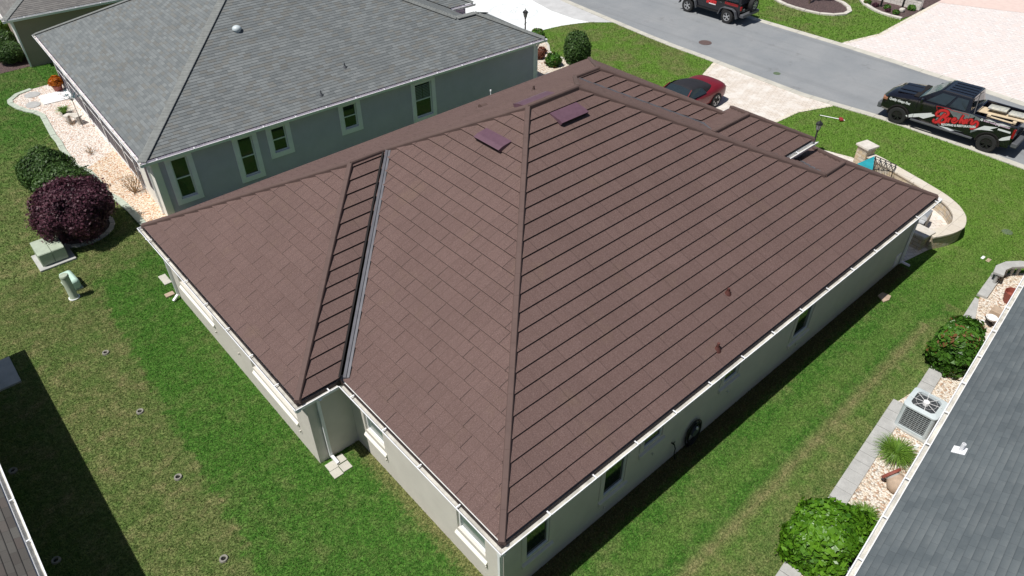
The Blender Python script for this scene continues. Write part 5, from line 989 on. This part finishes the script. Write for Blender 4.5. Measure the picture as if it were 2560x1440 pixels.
tag(MB().bx(-.10, .10, -.05, .05, 0, .04).build('white_stone', 'white', bevel=.02, loc=(20.844,-1.413,0.000)), 'small white stone on the side lawn near the curved bench', 'stone'); tag(MB().bx(-.12, .12, -.06, .06, 0, .02).build('tan_stone', 'tanstone', bevel=.01, loc=(20.845,-1.599,0.000)), 'flat tan stone on the side lawn next to the white stone', 'stone')
M['darkred'] = mat('dark_red_plastic', (.28, .03, .03), .5)
a, c = Vector((26.582,8.164,0.050)), Vector((26.890,7.335,0.050)); t = thing('pole_pruner', 'white pole tool with a red head lying on the front lawn', 'pole tool', (0, 0, 0)); MB().cyl(a, c, .018).build('pole', 'white', t); e = Vector((26.868,7.273,0.080)); MB().obox(e, (1, 1, 0), (1, -1, 0), (0, 0, 1), .13, .08, .05).build('head', 'darkred', t, bevel=.03); MB().cyl(e, Vector((26.940,7.126,0.050)), .02).build('nose', 'white', t); MB().cyl(a-(c-a)*.05, a, .022).build('grip', 'black', t)
tag(MB().bx(-1.6, 0, -.66, .66, 0, .06).build('concrete_pad', 'concrete', loc=(-5.69, 15.09, 0)), 'grey concrete pad in the shadow at the left edge', 'concrete pad')

# air conditioner
M['trim_dull'] = mat('grey_blade', (.16, .18, .19), .5)
M['coil'] = mat('black_coil', (.045, .05, .055), .6, .2, 12)
ac = thing('air_conditioner', 'pale grey air conditioner unit with a round top fan in the rock bed', 'air conditioner', (11.78, -3.30, .05), R(3)); hw = .42
def rrect(h, r, n=5): return [(sx*(h-r)+r*math.cos(a), sy*(h-r)+r*math.sin(a)) for sx, sy, a0 in ((1, 1, 0), (-1, 1, math.pi/2), (-1, -1, math.pi), (1, -1, 1.5*math.pi)) for a in [a0+math.pi/2*i/n for i in range(n+1)]]
MB().prism(rrect(hw-.03, .09), .05, .76).build('coil', 'coil', ac); MB().prism(rrect(hw, .10), 0, .07).build('base_pan', 'ac', ac)
cp_ = MB()
for sx, sy in ((1, 1), (-1, 1), (1, -1), (-1, -1)):
    P = [(sx*(hw-.10)+.102*math.cos(a), sy*(hw-.10)+.102*math.sin(a)) for a in [math.atan2(sy, sx)+math.pi/4*(i/4-1)*1.0+0 for i in range(9)]]
    for a, c in zip(P, P[1:]): cp_.poly([(*a, .07), (*c, .07), (*c, .78), (*a, .78)])
cp_.build('corner_post', 'ac', ac, merge=False)
gr = MB()
for k_ in range(4):
    rt = Matrix.Rotation(k_*math.pi/2, 3, 'Z')
    for i in range(11): z = .12+i*.062; gr.bar(rt@Vector((-hw+.10, -hw+.012, z)), rt@Vector((hw-.10, -hw+.012, z)), .004, .006)
    for i in range(8): x = -hw+.12+i*(2*hw-.24)/7; gr.bar(rt@Vector((x, -hw+.010, .07)), rt@Vector((x, -hw+.010, .77)), .005, .005)
gr.build('grille', 'ac', ac, merge=False)
tpm = MB(); O = rrect(hw+.01, .11, 9); n = len(O); I = [(.375*math.cos(math.atan2(y, x)), .375*math.sin(math.atan2(y, x))) for x, y in O]
for i in range(n): j = (i+1) % n; tpm.poly([(*O[i], .80), (*O[j], .80), (*I[j], .83), (*I[i], .83)]); tpm.poly([(*O[i], .80), (*O[j], .80), (*O[j], .755), (*O[i], .755)]); tpm.poly([(*I[i], .83), (*I[j], .83), (I[j][0]*.97, I[j][1]*.97, .66), (I[i][0]*.97, I[i][1]*.97, .66)])
tpm.build('top_cover', 'ac', ac); MB().lathe([(0, .60), (.37, .60)], n=24).build('fan_well', 'acdark', ac)
fg = MB()
for i in range(8): a = i*math.pi/4+.2; fg.bar((.07*math.cos(a), .07*math.sin(a), .83), (.38*math.cos(a), .38*math.sin(a), .84), .009, .008)
fg.lathe([(.25, .842), (.254, .842)], n=28)
fg.build('fan_guard', 'white', ac, merge=False); fb_ = MB()
for i in range(3):
    a = i*2*math.pi/3+.3; rt = Matrix.Rotation(a, 3, 'Z'); fb_.poly([rt@Vector(q) for q in ((.05, -.03, .70), (.33, -.11, .68), (.34, .11, .73), (.05, .04, .72))])
fb_.build('fan_blades', 'trim_dull', ac, merge=False); MB().lathe([(0, .865), (.075, .86), (.08, .83), (.08, .66)], n=20).build('motor_cap', 'white', ac, smooth=40)
tag(MB().bx(-.5, .5, -.5, .5, 0, .05).build('equipment_pad', 'concrete', loc=(11.80, -3.32, 0)), 'concrete pad under the pale grey air conditioner', 'concrete pad')
tag(MB().bx(-.09, .09, -.045, .045, 0, .05).build('loose_brick', 'white', bevel=.01, loc=(11.061,-3.667,0.000)), 'loose white block in the rock bed between the air conditioner and the grass tuft', 'block')
tag(MB().bx(-.35, .35, -.28, .28, 0, .52).build('grey_box', mat('grey_blue_lid', (.30, .32, .38), .5), bevel=.03, loc=(5.95, -4.15, 0)), 'flat topped grey box against the lime shrub at the bottom edge', 'utility box').rotation_euler = (0, 0, .1)
ur = thing('tipped_urn', 'tipped stoneware urn with a rust red rim lying in the rock bed', 'urn', (9.42, -3.86, .24), 0); Mx = Vector((.26, .77, .36)).to_track_quat('Z', 'X').to_matrix().to_4x4()
for nm, pr, m in (('body', [(.0, -.30), (.14, -.29), (.24, -.18), (.26, -.05), (.20, .08), (.17, .12)], 'tanstone'), ('neck', [(.17, .12), (.18, .16), (.19, .17)], 'concrete'), ('rim', [(.19, .17), (.245, .18), (.25, .23), (.23, .25), (0, .24)], 'terra')):
    q = MB().lathe(pr, n=24); q.v = [tuple(Mx@Vector(p)) for p in q.v]; q.build(nm, m, ur, smooth=50)
t = thing('red_pot', 'dark red glazed pot half hidden by the white gutter', 'pot', (19.0, -2.95, 0)); MB().lathe([(0, .01), (.16, 0), (.23, .25), (.25, .42), (.23, .42), (.20, .25), (0, .2)], n=24).build('pot', 'terra', t, smooth=50)
t = thing('bird_bath', 'small white basin on a dark stand behind the reddish shrub', 'bird bath', (17.387,-2.956,0.000)); MB().lathe([(0, .22), (.13, .24), (.17, .31), (.15, .31), (.11, .26), (0, .25)], n=16).build('basin', 'white', t, smooth=50); MB().bar((-.02, -.1, .0), (.02, .15, .28), .16, .04).build('stand', 'black', t)
tag(MB().bx(-.10, .10, -.06, .06, 0, .1).build('white_rock', 'white', bevel=.03, loc=(17.307,-2.785,0.000)), 'white rock beside the dark stand of the small basin', 'rock')
tag(MB().tube([(16.930,-2.170,0.050), (16.875,-2.277,0.120), (16.872,-2.400,0.120), (16.926,-2.513,0.080)], .018, 6).build('bent_pipe', 'black'), 'thin black bent pipe at the end of the long stone slab', 'pipe')
tag(MB().bx(-.16, .16, -.30, .30, 0, .22).build('tan_block', 'tanstone', bevel=.02, loc=(18.037,-3.060,0.000)), 'squat tan stone block against the white gutter behind the small basin', 'stone block')
tag(MB().bx(-.11, .11, -.09, .09, 0, .15).build('pink_rock', 'stonecap', bevel=.04, loc=(16.638,-3.160,0.000)), 'pinkish rock between the leafy shrub and the gutter', 'rock')
bn = thing('curved_bench', 'curved grey stone bench with fluted legs at the end of the rock bed', 'bench', (20.4, -2.3, 0)); mb = MB()
ctr = [(19.55, -2.25), (19.95, -2.17), (20.35, -2.28), (20.7, -2.55), (21.0, -2.95), (21.1, -3.4)]; A, B = offs(ctr, -.16), offs(ctr, .16)
mb.loft([[(a[0]-20.4, a[1]+2.3, .40), (a[0]-20.4, a[1]+2.3, .48), (c[0]-20.4, c[1]+2.3, .48), (c[0]-20.4, c[1]+2.3, .40)] for a, c in zip(A, B)]); mb.build('seat', 'slab', bn, bevel=.012)
for i in range(11):
    f_ = i/10*(len(ctr)-1.001); k_ = int(f_); u = f_-k_; x = ctr[k_][0]*(1-u)+ctr[k_+1][0]*u-20.4; y = ctr[k_][1]*(1-u)+ctr[k_+1][1]*u+2.3; MB().lathe([(.07, 0), (.045, .08), (.06, .2), (.045, .33), (.07, .40)], (x, y, 0), 12).build('leg', 'slab', bn, smooth=50)

# left bed things
t = thing('garden_bench', 'small curved concrete garden bench on the pink rock', 'bench', (0, 0, 0)); P = [Vector(q) for q in ((0.312,30.664,0.400), (0.511,30.814,0.400), (0.674,30.666,0.400), (0.800,30.224,0.400))]; A, B = offs([(q.x, q.y) for q in P], -.15), offs([(q.x, q.y) for q in P], .15)
MB().loft([[(*a, .36), (*a, .42), (*c, .42), (*c, .36)] for a, c in zip(A, B)]).build('seat', 'stonecap', t, bevel=.01)
for i in (0.12, .85): q = P[0].lerp(P[3], i); MB().obox((q.x+.06, q.y+.06, .18), (1, 1, 0), (1, -1, 0), (0, 0, 1), .10, .06, .18).build('leg', 'stonecap', t, bevel=.01)
t = thing('metal_flower', 'tall metal garden flower with dark teal petals on a thin stake', 'garden ornament', (.75, 29.85, 0)); hh = 1.42
MB().cyl((0, 0, 0), (0, 0, hh), .012, .012, 8).build('stake', 'black', t); M['tealmetal'] = mat('teal_metal', (.02, .10, .12), .35, .3, 8, metal=.3)
for i in range(16):
    a = i*2.4; r = .10+.30*((i*7) % 16)/16; c = Vector((r*math.cos(a), r*math.sin(a), hh+.05+.28*((i*5) % 16)/16)); f_ = MB()
    for k_ in range(5): b_ = k_*1.2566+i; d = Vector((math.cos(b_), math.sin(b_)*.8, .3*math.sin(b_+i))); e = Vector((-d.y, d.x, 0))*.5; f_.poly([c, c+d*.05+e*.05, c+d*.11, c+d*.05-e*.05])
    f_.bar((0, 0, hh-.1), c, .008, .008); f_.build('petal', 'tealmetal', t, merge=False)
t = thing('orange_flower_pot', 'round pot of bright orange flowers at the lanai corner', 'flower pot', (1.134,34.839,0.000)); MB().lathe([(0, .0), (.17, 0), (.23, .30), (.25, .34), (.0, .33)], n=20).build('pot', 'terra', t, smooth=50)
P, N, lm_ = blob_pts(1400, .30, .30, .26, .50, .1, seed=3); leaves('flowers', P, N, .055, 'orange', t)
def twigs(name, label, c, h, r, n, m='twig', cat='bare shrub', th=.010):
    t = thing(name, label, cat, (c[0], c[1], 0), 0, None); mb = MB()
    for i in range(n):
        a = random.uniform(0, 6.28); q = Vector((0, 0, 0)); d = Vector((math.cos(a)*r*random.uniform(.3, 1), math.sin(a)*r*random.uniform(.3, 1), h*random.uniform(.6, 1)))
        p1 = d*.5+Vector((random.uniform(-1, 1), random.uniform(-1, 1), 0))*r*.15; mb.cyl(q, p1, th, th*.8, 5).cyl(p1, d, th*.8, th*.4, 5)
        for k_ in range(3): e = d+Vector((random.uniform(-1, 1), random.uniform(-1, 1), random.uniform(-.3, 1)))*r*.35; mb.cyl(p1.lerp(d, random.uniform(.2, .9)), e, th*.5, th*.25, 4)
    mb.build('branches', m, t, merge=False); return t
twigs('bare_shrub', 'bare tan twiggy shrub in the rock bed by the white wall panel', (0.458,22.607,0.000), .75, .50, 22, th=.013)
twigs('bare_shrub', 'small bare brown shrub in the middle of the pink rock', (0.221,27.125,-0.000), .25, .30, 14)
twigs('bare_shrub', 'thin reddish bare twigs beside the metal flower stake', (0.460,30.433,0.000), .35, .35, 8, th=.007)
def spiky(name, label, c, r, h, n, m='tuft', wd_=.022, cat='grass tuft', group=None):
    t = thing(name, label, cat, (c[0], c[1], 0), 0, group); V, F, T = [], [], []
    for i in range(n):
        a = random.uniform(0, 6.28); out_ = r*random.uniform(.35, 1.05); hh_ = h*random.uniform(.7, 1.1); b0 = Vector((math.cos(a), math.sin(a), 0))*r*random.uniform(0, .22); d = Vector((math.cos(a), math.sin(a), 0)); s_ = Vector((-d.y, d.x, 0))*wd_*random.uniform(.6, 1.2); k0 = len(V); N_b = 5
        for k_ in range(N_b):
            u = k_/(N_b-1); p = b0+d*out_*u**1.25+Vector((0, 0, hh_*math.sin(u*2.25)/1.0)); wv_ = s_*(1-u*.92)*.5; V += [tuple(p-wv_), tuple(p+wv_)]
        for k_ in range(N_b-1): F.append((k0+2*k_, k0+2*k_+1, k0+2*k_+3, k0+2*k_+2)); T.append(random.random()*.6+.4*(k_/(N_b-1)))
    me = bpy.data.meshes.new('blades'); me.from_pydata(V, [], F); me.materials.append(M[m]); at = me.attributes.new('tint', 'FLOAT', 'FACE'); at.data.foreach_set('value', T); o = bpy.data.objects.new('blades', me); col.objects.link(o); o.parent = t; return t
spiky('grass_tuft', 'large strappy green grass tuft in the rocks just below the air conditioner', (10.347,-3.428,0.100), .56, .30, 900, group='strappy grass tufts in the side bed'); spiky('grass_tuft', 'smaller strappy grass tuft between the lime shrub and the gutter', (7.963,-3.825,0.100), .44, .28, 560, group='strappy grass tufts in the side bed')
spiky('variegated_plant', 'pale green spiky plant behind the small garden bench', (0.557,31.948,0.100), .38, .32, 220, wd_=.03, cat='plant')
# shrubs
shrub('purple_shrub', 'big round dark purple shrub beside the green utility cabinet', (-1.978,20.964,0.950), 1.325, 1.325, 1.0, 1.08, 26000, .052, 'pgm', seed=1, lump=.10)
pc_ = (-1.942,21.302,0.000); ring([(pc_[0]+1.05*math.cos(a), pc_[1]+1.05*math.sin(a)) for a in [i*.3142 for i in range(20)]], True, .16, .06, 'tree_ring', 'slab', 'grey block ring round the foot of the purple shrub', 'edging')
struct('mulch_circle', MB().poly([(pc_[0]+.98*math.cos(a), pc_[1]+.98*math.sin(a), .016) for a in [i*.3142 for i in range(20)]]), 'mulch')
shrub('green_shrub', 'rounded dark green shrub farther behind the purple one', (-1.845,25.073,0.750), 0.971, 0.940, .82, .85, 12000, .055, 'shrub', seed=2, group='dark green shrubs behind the purple shrub', lump=.09); shrub('green_shrub', 'lower dark green shrub touching the purple shrub', (-1.649,23.703,0.600), 0.951, 0.920, .70, .72, 12000, .055, 'shrub', seed=4, group='dark green shrubs behind the purple shrub', lump=.09)
shrub('clipped_shrub', 'clipped olive ball shrub by the corner of the tan house', (0.418,40.348,0.500), 0.722, 0.722, .55, .55, 7000, .05, 'shrub', seed=5, lump=.04); shrub('clipped_shrub', 'olive ball shrub at the left edge behind the clipped one', (0.618,42.173,0.500), 0.656, 0.656, .55, .6, 6000, .05, 'shrub', seed=6, lump=.05)
shrub('yellow_shrub', 'yellow green shrub at the left edge beside the tan house wall', (0.965,44.159,0.500), 0.497, 0.497, .6, .6, 4000, .06, 'tuft', seed=7)
shrub('upright_shrub', 'upright dark egg shaped shrub on the front lawn behind the brown roof', (22.251,19.671,0.850), 0.682, 0.682, .95, .95, 11000, .06, 'shrub', seed=8, lump=.05)
shrub('small_shrub', 'small bright green shrub in the pale rock bed', (21.524,20.676,0.300), 0.399, 0.399, .34, .32, 1600, .07, 'dgm', seed=9); shrub('small_shrub', 'small green shrub at the edge of the white drive', (23.598,24.049,0.300), 0.340, 0.340, .28, .28, 1200, .07, 'dgm', seed=10)
shrub('rusty_plant', 'small rusty red plant by the grey house corner, the upper one', (22.270,22.313,0.150), .24, .24, .18, .16, 700, .06, 'redlf', cat='plant', trunk=False, group='rusty plants in the rock bed'); shrub('rusty_plant', 'small rusty red plant by the grey house corner, the lower one', (21.654,21.880,0.150), .28, .28, .2, .18, 800, .06, 'redlf', cat='plant', trunk=False, group='rusty plants in the rock bed')
shrub('lime_shrub', 'big bright lime green shrub in the lower right corner beside the gutter', (6.471,-3.562,0.550), 0.806, 0.806*.92, .78, .55, 17000, .085, 'lbm', seed=11, power=2.8, lump=.11, jit=.5)
shrub('leafy_shrub', 'deep green leafy shrub with a few reddish tips above the air conditioner', (14.863,-2.856,0.550), 0.739*1.08, 0.739*.80, .72, .58, 11000, .085, 'dgm', seed=12, power=2.6, lump=.12, jit=.5)
# across the street
t = thing('young_tree', 'slim twin trunk young tree in the oval mulch island', 'tree', (40.35, 16.95, .03))
MB().cyl((0, 0, 0), (.25, .3, 1.6), .06, .04, 8).cyl((.05, 0, 0), (-.25, .1, 1.5), .05, .035, 8).cyl((.25, .3, 1.6), (.4, .5, 2.6), .04, .02, 8).cyl((-.25, .1, 1.5), (-.5, .3, 2.6), .035, .02, 8).build('trunk', 'bark', t); P, N, lm_ = blob_pts(3500, .9, .9, .7, 3.5, .2, seed=14, depth=.6); P += np.array([.1, .6, 0]); leaves('crown', P, N, .10, 'shrub', t)
t = thing('garden_wall', 'low pale block wall with a cap behind the second mulch bed', 'wall', (44.2, 11.75, 0)); MB().bx(0, .3, 0, 6, 0, .62).build('wall_base', 'palewall', t); MB().bx(-.05, .38, -.05, 6, .62, .70).build('wall_cap', 'stonecap', t, bevel=.01)
for lb, q in (('left black post in the mulch bed before the pale wall', (43.2, 13.7)), ('right black post in the mulch bed before the pale wall', (43.45, 12.5))):
    t = thing('black_post', lb, 'post', (*q, .02), 0, 'black posts in the mulch bed'); MB().bx(-.05, .05, -.05, .05, 0, 1.5).build('post', 'black', t, bevel=.01); MB().bx(-.09, .09, -.09, .09, 0, .05).build('base_plate', 'black', t)
tag(MB().bx(-.18, .18, -.14, .14, 0, .22).build('white_rock', 'stonecap', bevel=.07, loc=(43.15, 12.35, .02)), 'pale rock at the foot of the right black post', 'rock')
for lb, q, r, m in (('tiny purple plant in the mulch nearest the pale edging', (42.6, 12.95), .14, 'pgm'), ('tiny dark plant left of the black posts', (42.9, 13.9), .18, 'pgm'), ('low green plant between the two black posts', (43.0, 13.2), .2, 'dgm'), ('low green plant near the end of the pale edging', (42.5, 12.4), .2, 'dgm'), ('green plant against the foot of the pale wall', (43.9, 12.1), .25, 'dgm'), ('green plant at the top left of the second mulch bed', (43.0, 14.5), .22, 'dgm')):
    shrub('bed_plant', lb, q, r, r, r*.7, r*.6, 350, .06, m, cat='plant', trunk=False, group='small plants in the second mulch bed')

# ---------------- grass blades over the visible lawns ----------------
def inside(P, poly):
    x, y = P[:, 0], P[:, 1]; r = np.zeros(len(P), bool); n = len(poly)
    for i in range(n):
        x0, y0 = poly[i][:2]; x1, y1 = poly[(i+1) % n][:2]
        c = ((y0 > y) != (y1 > y)); r ^= c & (x < (x1-x0)*(y-y0)/((y1-y0) if y1 != y0 else 1e-9)+x0)
    return r
block = [[(ov, ov), (L-ov, ov), (L-ov, 5.5), (Lf-ov, 5.5), (Lf-ov, W2-ov), (-n_+ov, W2-ov), (-n_+ov, W1+ov), (ov, W1+ov)],
         rn+rf[::-1], near+[(q[0], q[1]) for q in rn[::-1]], dp, wd, fb, op, isl, gb+[(.0, 19.2), (1.0, 19.6), (1.2, 25), (1.6, 36)], rb, b2+[(43, 11.62), (48, 11.72), (48, 17)],
         [(18.3, .35), (20.2, -.5), (22.1, -.5), (23.3, .6), (24.0, 2.6), (24.3, 4.6), (24.05, 5.2), (23.65, 6.7), (22.9, 8.0), (21.9, 9.2), (18.0, 9.2)],
         [(.33+.4, 19.44+.4), (19.0, 18.98), (20, 35), (1.4, 36)], [(2.2, -3.5), (7.96, -3.0), (12.21, -2.5), (17, -2.3), (22, -2.4), (22, -6), (2.2, -6)], [(-40, -60), (-7, -60), (-7, 15.6), (-40, 15.6)], [(-7.3, 14.4), (-5.68, 14.4), (-5.68, 15.76), (-7.3, 15.76)], [(-3.8, 19.55), (-2.6, 19.55), (-2.6, 20.7), (-3.8, 20.7)],
         [(-.75, 5.5), (-.18, 5.5), (-.18, 6.1), (-.75, 6.1)], [far[i] for i in range(len(far))]+[rf[i] for i in range(len(rf)-1, -1, -1)], [(-6, -6), (30, -2.1), (30, -20), (-6, -20)],
         [(pc_[0]+1.1*math.cos(a), pc_[1]+1.1*math.sin(a)) for a in [i*.3142 for i in range(20)]], [(-3, 39.1), (1, 39.2), (1.6, 48), (-3, 50)]]
def blades(name, label, x0, x1, y0, y1, dens, ln_, wd_):
    n = int((x1-x0)*(y1-y0)*dens); P = np.column_stack([rng.uniform(x0, x1, n), rng.uniform(y0, y1, n)]); ok = np.ones(n, bool)
    for b_ in block: ok &= ~inside(P, b_)
    pc = np.column_stack([P, np.zeros(n)])-np.array(cp); dz = -(pc@np.array(cb)); u_, v__ = pc@np.array(cr)/dz, pc@np.array(cu)/dz; tx = 18/lens*1.06; ok &= (dz > 0) & (np.abs(u_) < tx) & (np.abs(v__) < tx*.5625*1.06)
    P = P[ok]; n = len(P); a = rng.uniform(0, 2*np.pi, n); lean = rng.uniform(.3, 1.1, n); h = ln_*rng.uniform(.5, 1.15, n); d = np.column_stack([np.cos(a), np.sin(a)]); s_ = np.column_stack([-d[:, 1], d[:, 0]])*(wd_*rng.uniform(.6, 1.3, n))[:, None]/2
    V = np.zeros((n, 3, 3)); V[:, 0, :2] = P-s_; V[:, 1, :2] = P+s_; V[:, 2, :2] = P+d*(h*np.sin(lean))[:, None]; V[:, 2, 2] = h*np.cos(lean)+.004; V[:, :2, 2] = .001
    me = bpy.data.meshes.new(name); me.vertices.add(3*n); me.vertices.foreach_set('co', V.reshape(-1)); me.loops.add(3*n); me.loops.foreach_set('vertex_index', np.arange(3*n, dtype=np.int32)); me.polygons.add(n); me.polygons.foreach_set('loop_start', np.arange(0, 3*n, 3, dtype=np.int32)); me.update()
    t_ = me.attributes.new('tint', 'FLOAT', 'FACE'); t_.data.foreach_set('value', rng.rand(n).astype(np.float32)); me.materials.append(MBL); o = bpy.data.objects.new(name, me); col.objects.link(o); tag(o, label, 'grass', kind='stuff')
MBL = mat_blades()
blades('back_lawn_grass', 'grass of the lawn on the shaded left side of the brown roofed house', -8, 2, 1, 19.5, 1100, .060, .020)
blades('side_lawn_grass', 'grass of the strip between the brown and the dark roofed houses', -2, 30, -3.6, .5, 1100, .060, .020)
blades('far_back_lawn_grass', 'grass round the purple shrub and the pink rock bed', -9, 2, 19.5, 44, 330, .085, .034)
blades('front_lawn_grass', 'grass of the front lawns along the near kerb', 18, 29.5, .5, 27, 420, .080, .030)
blades('opposite_lawn_grass', 'grass of the lawn across the street', 35, 46, 11, 30, 200, .10, .045)
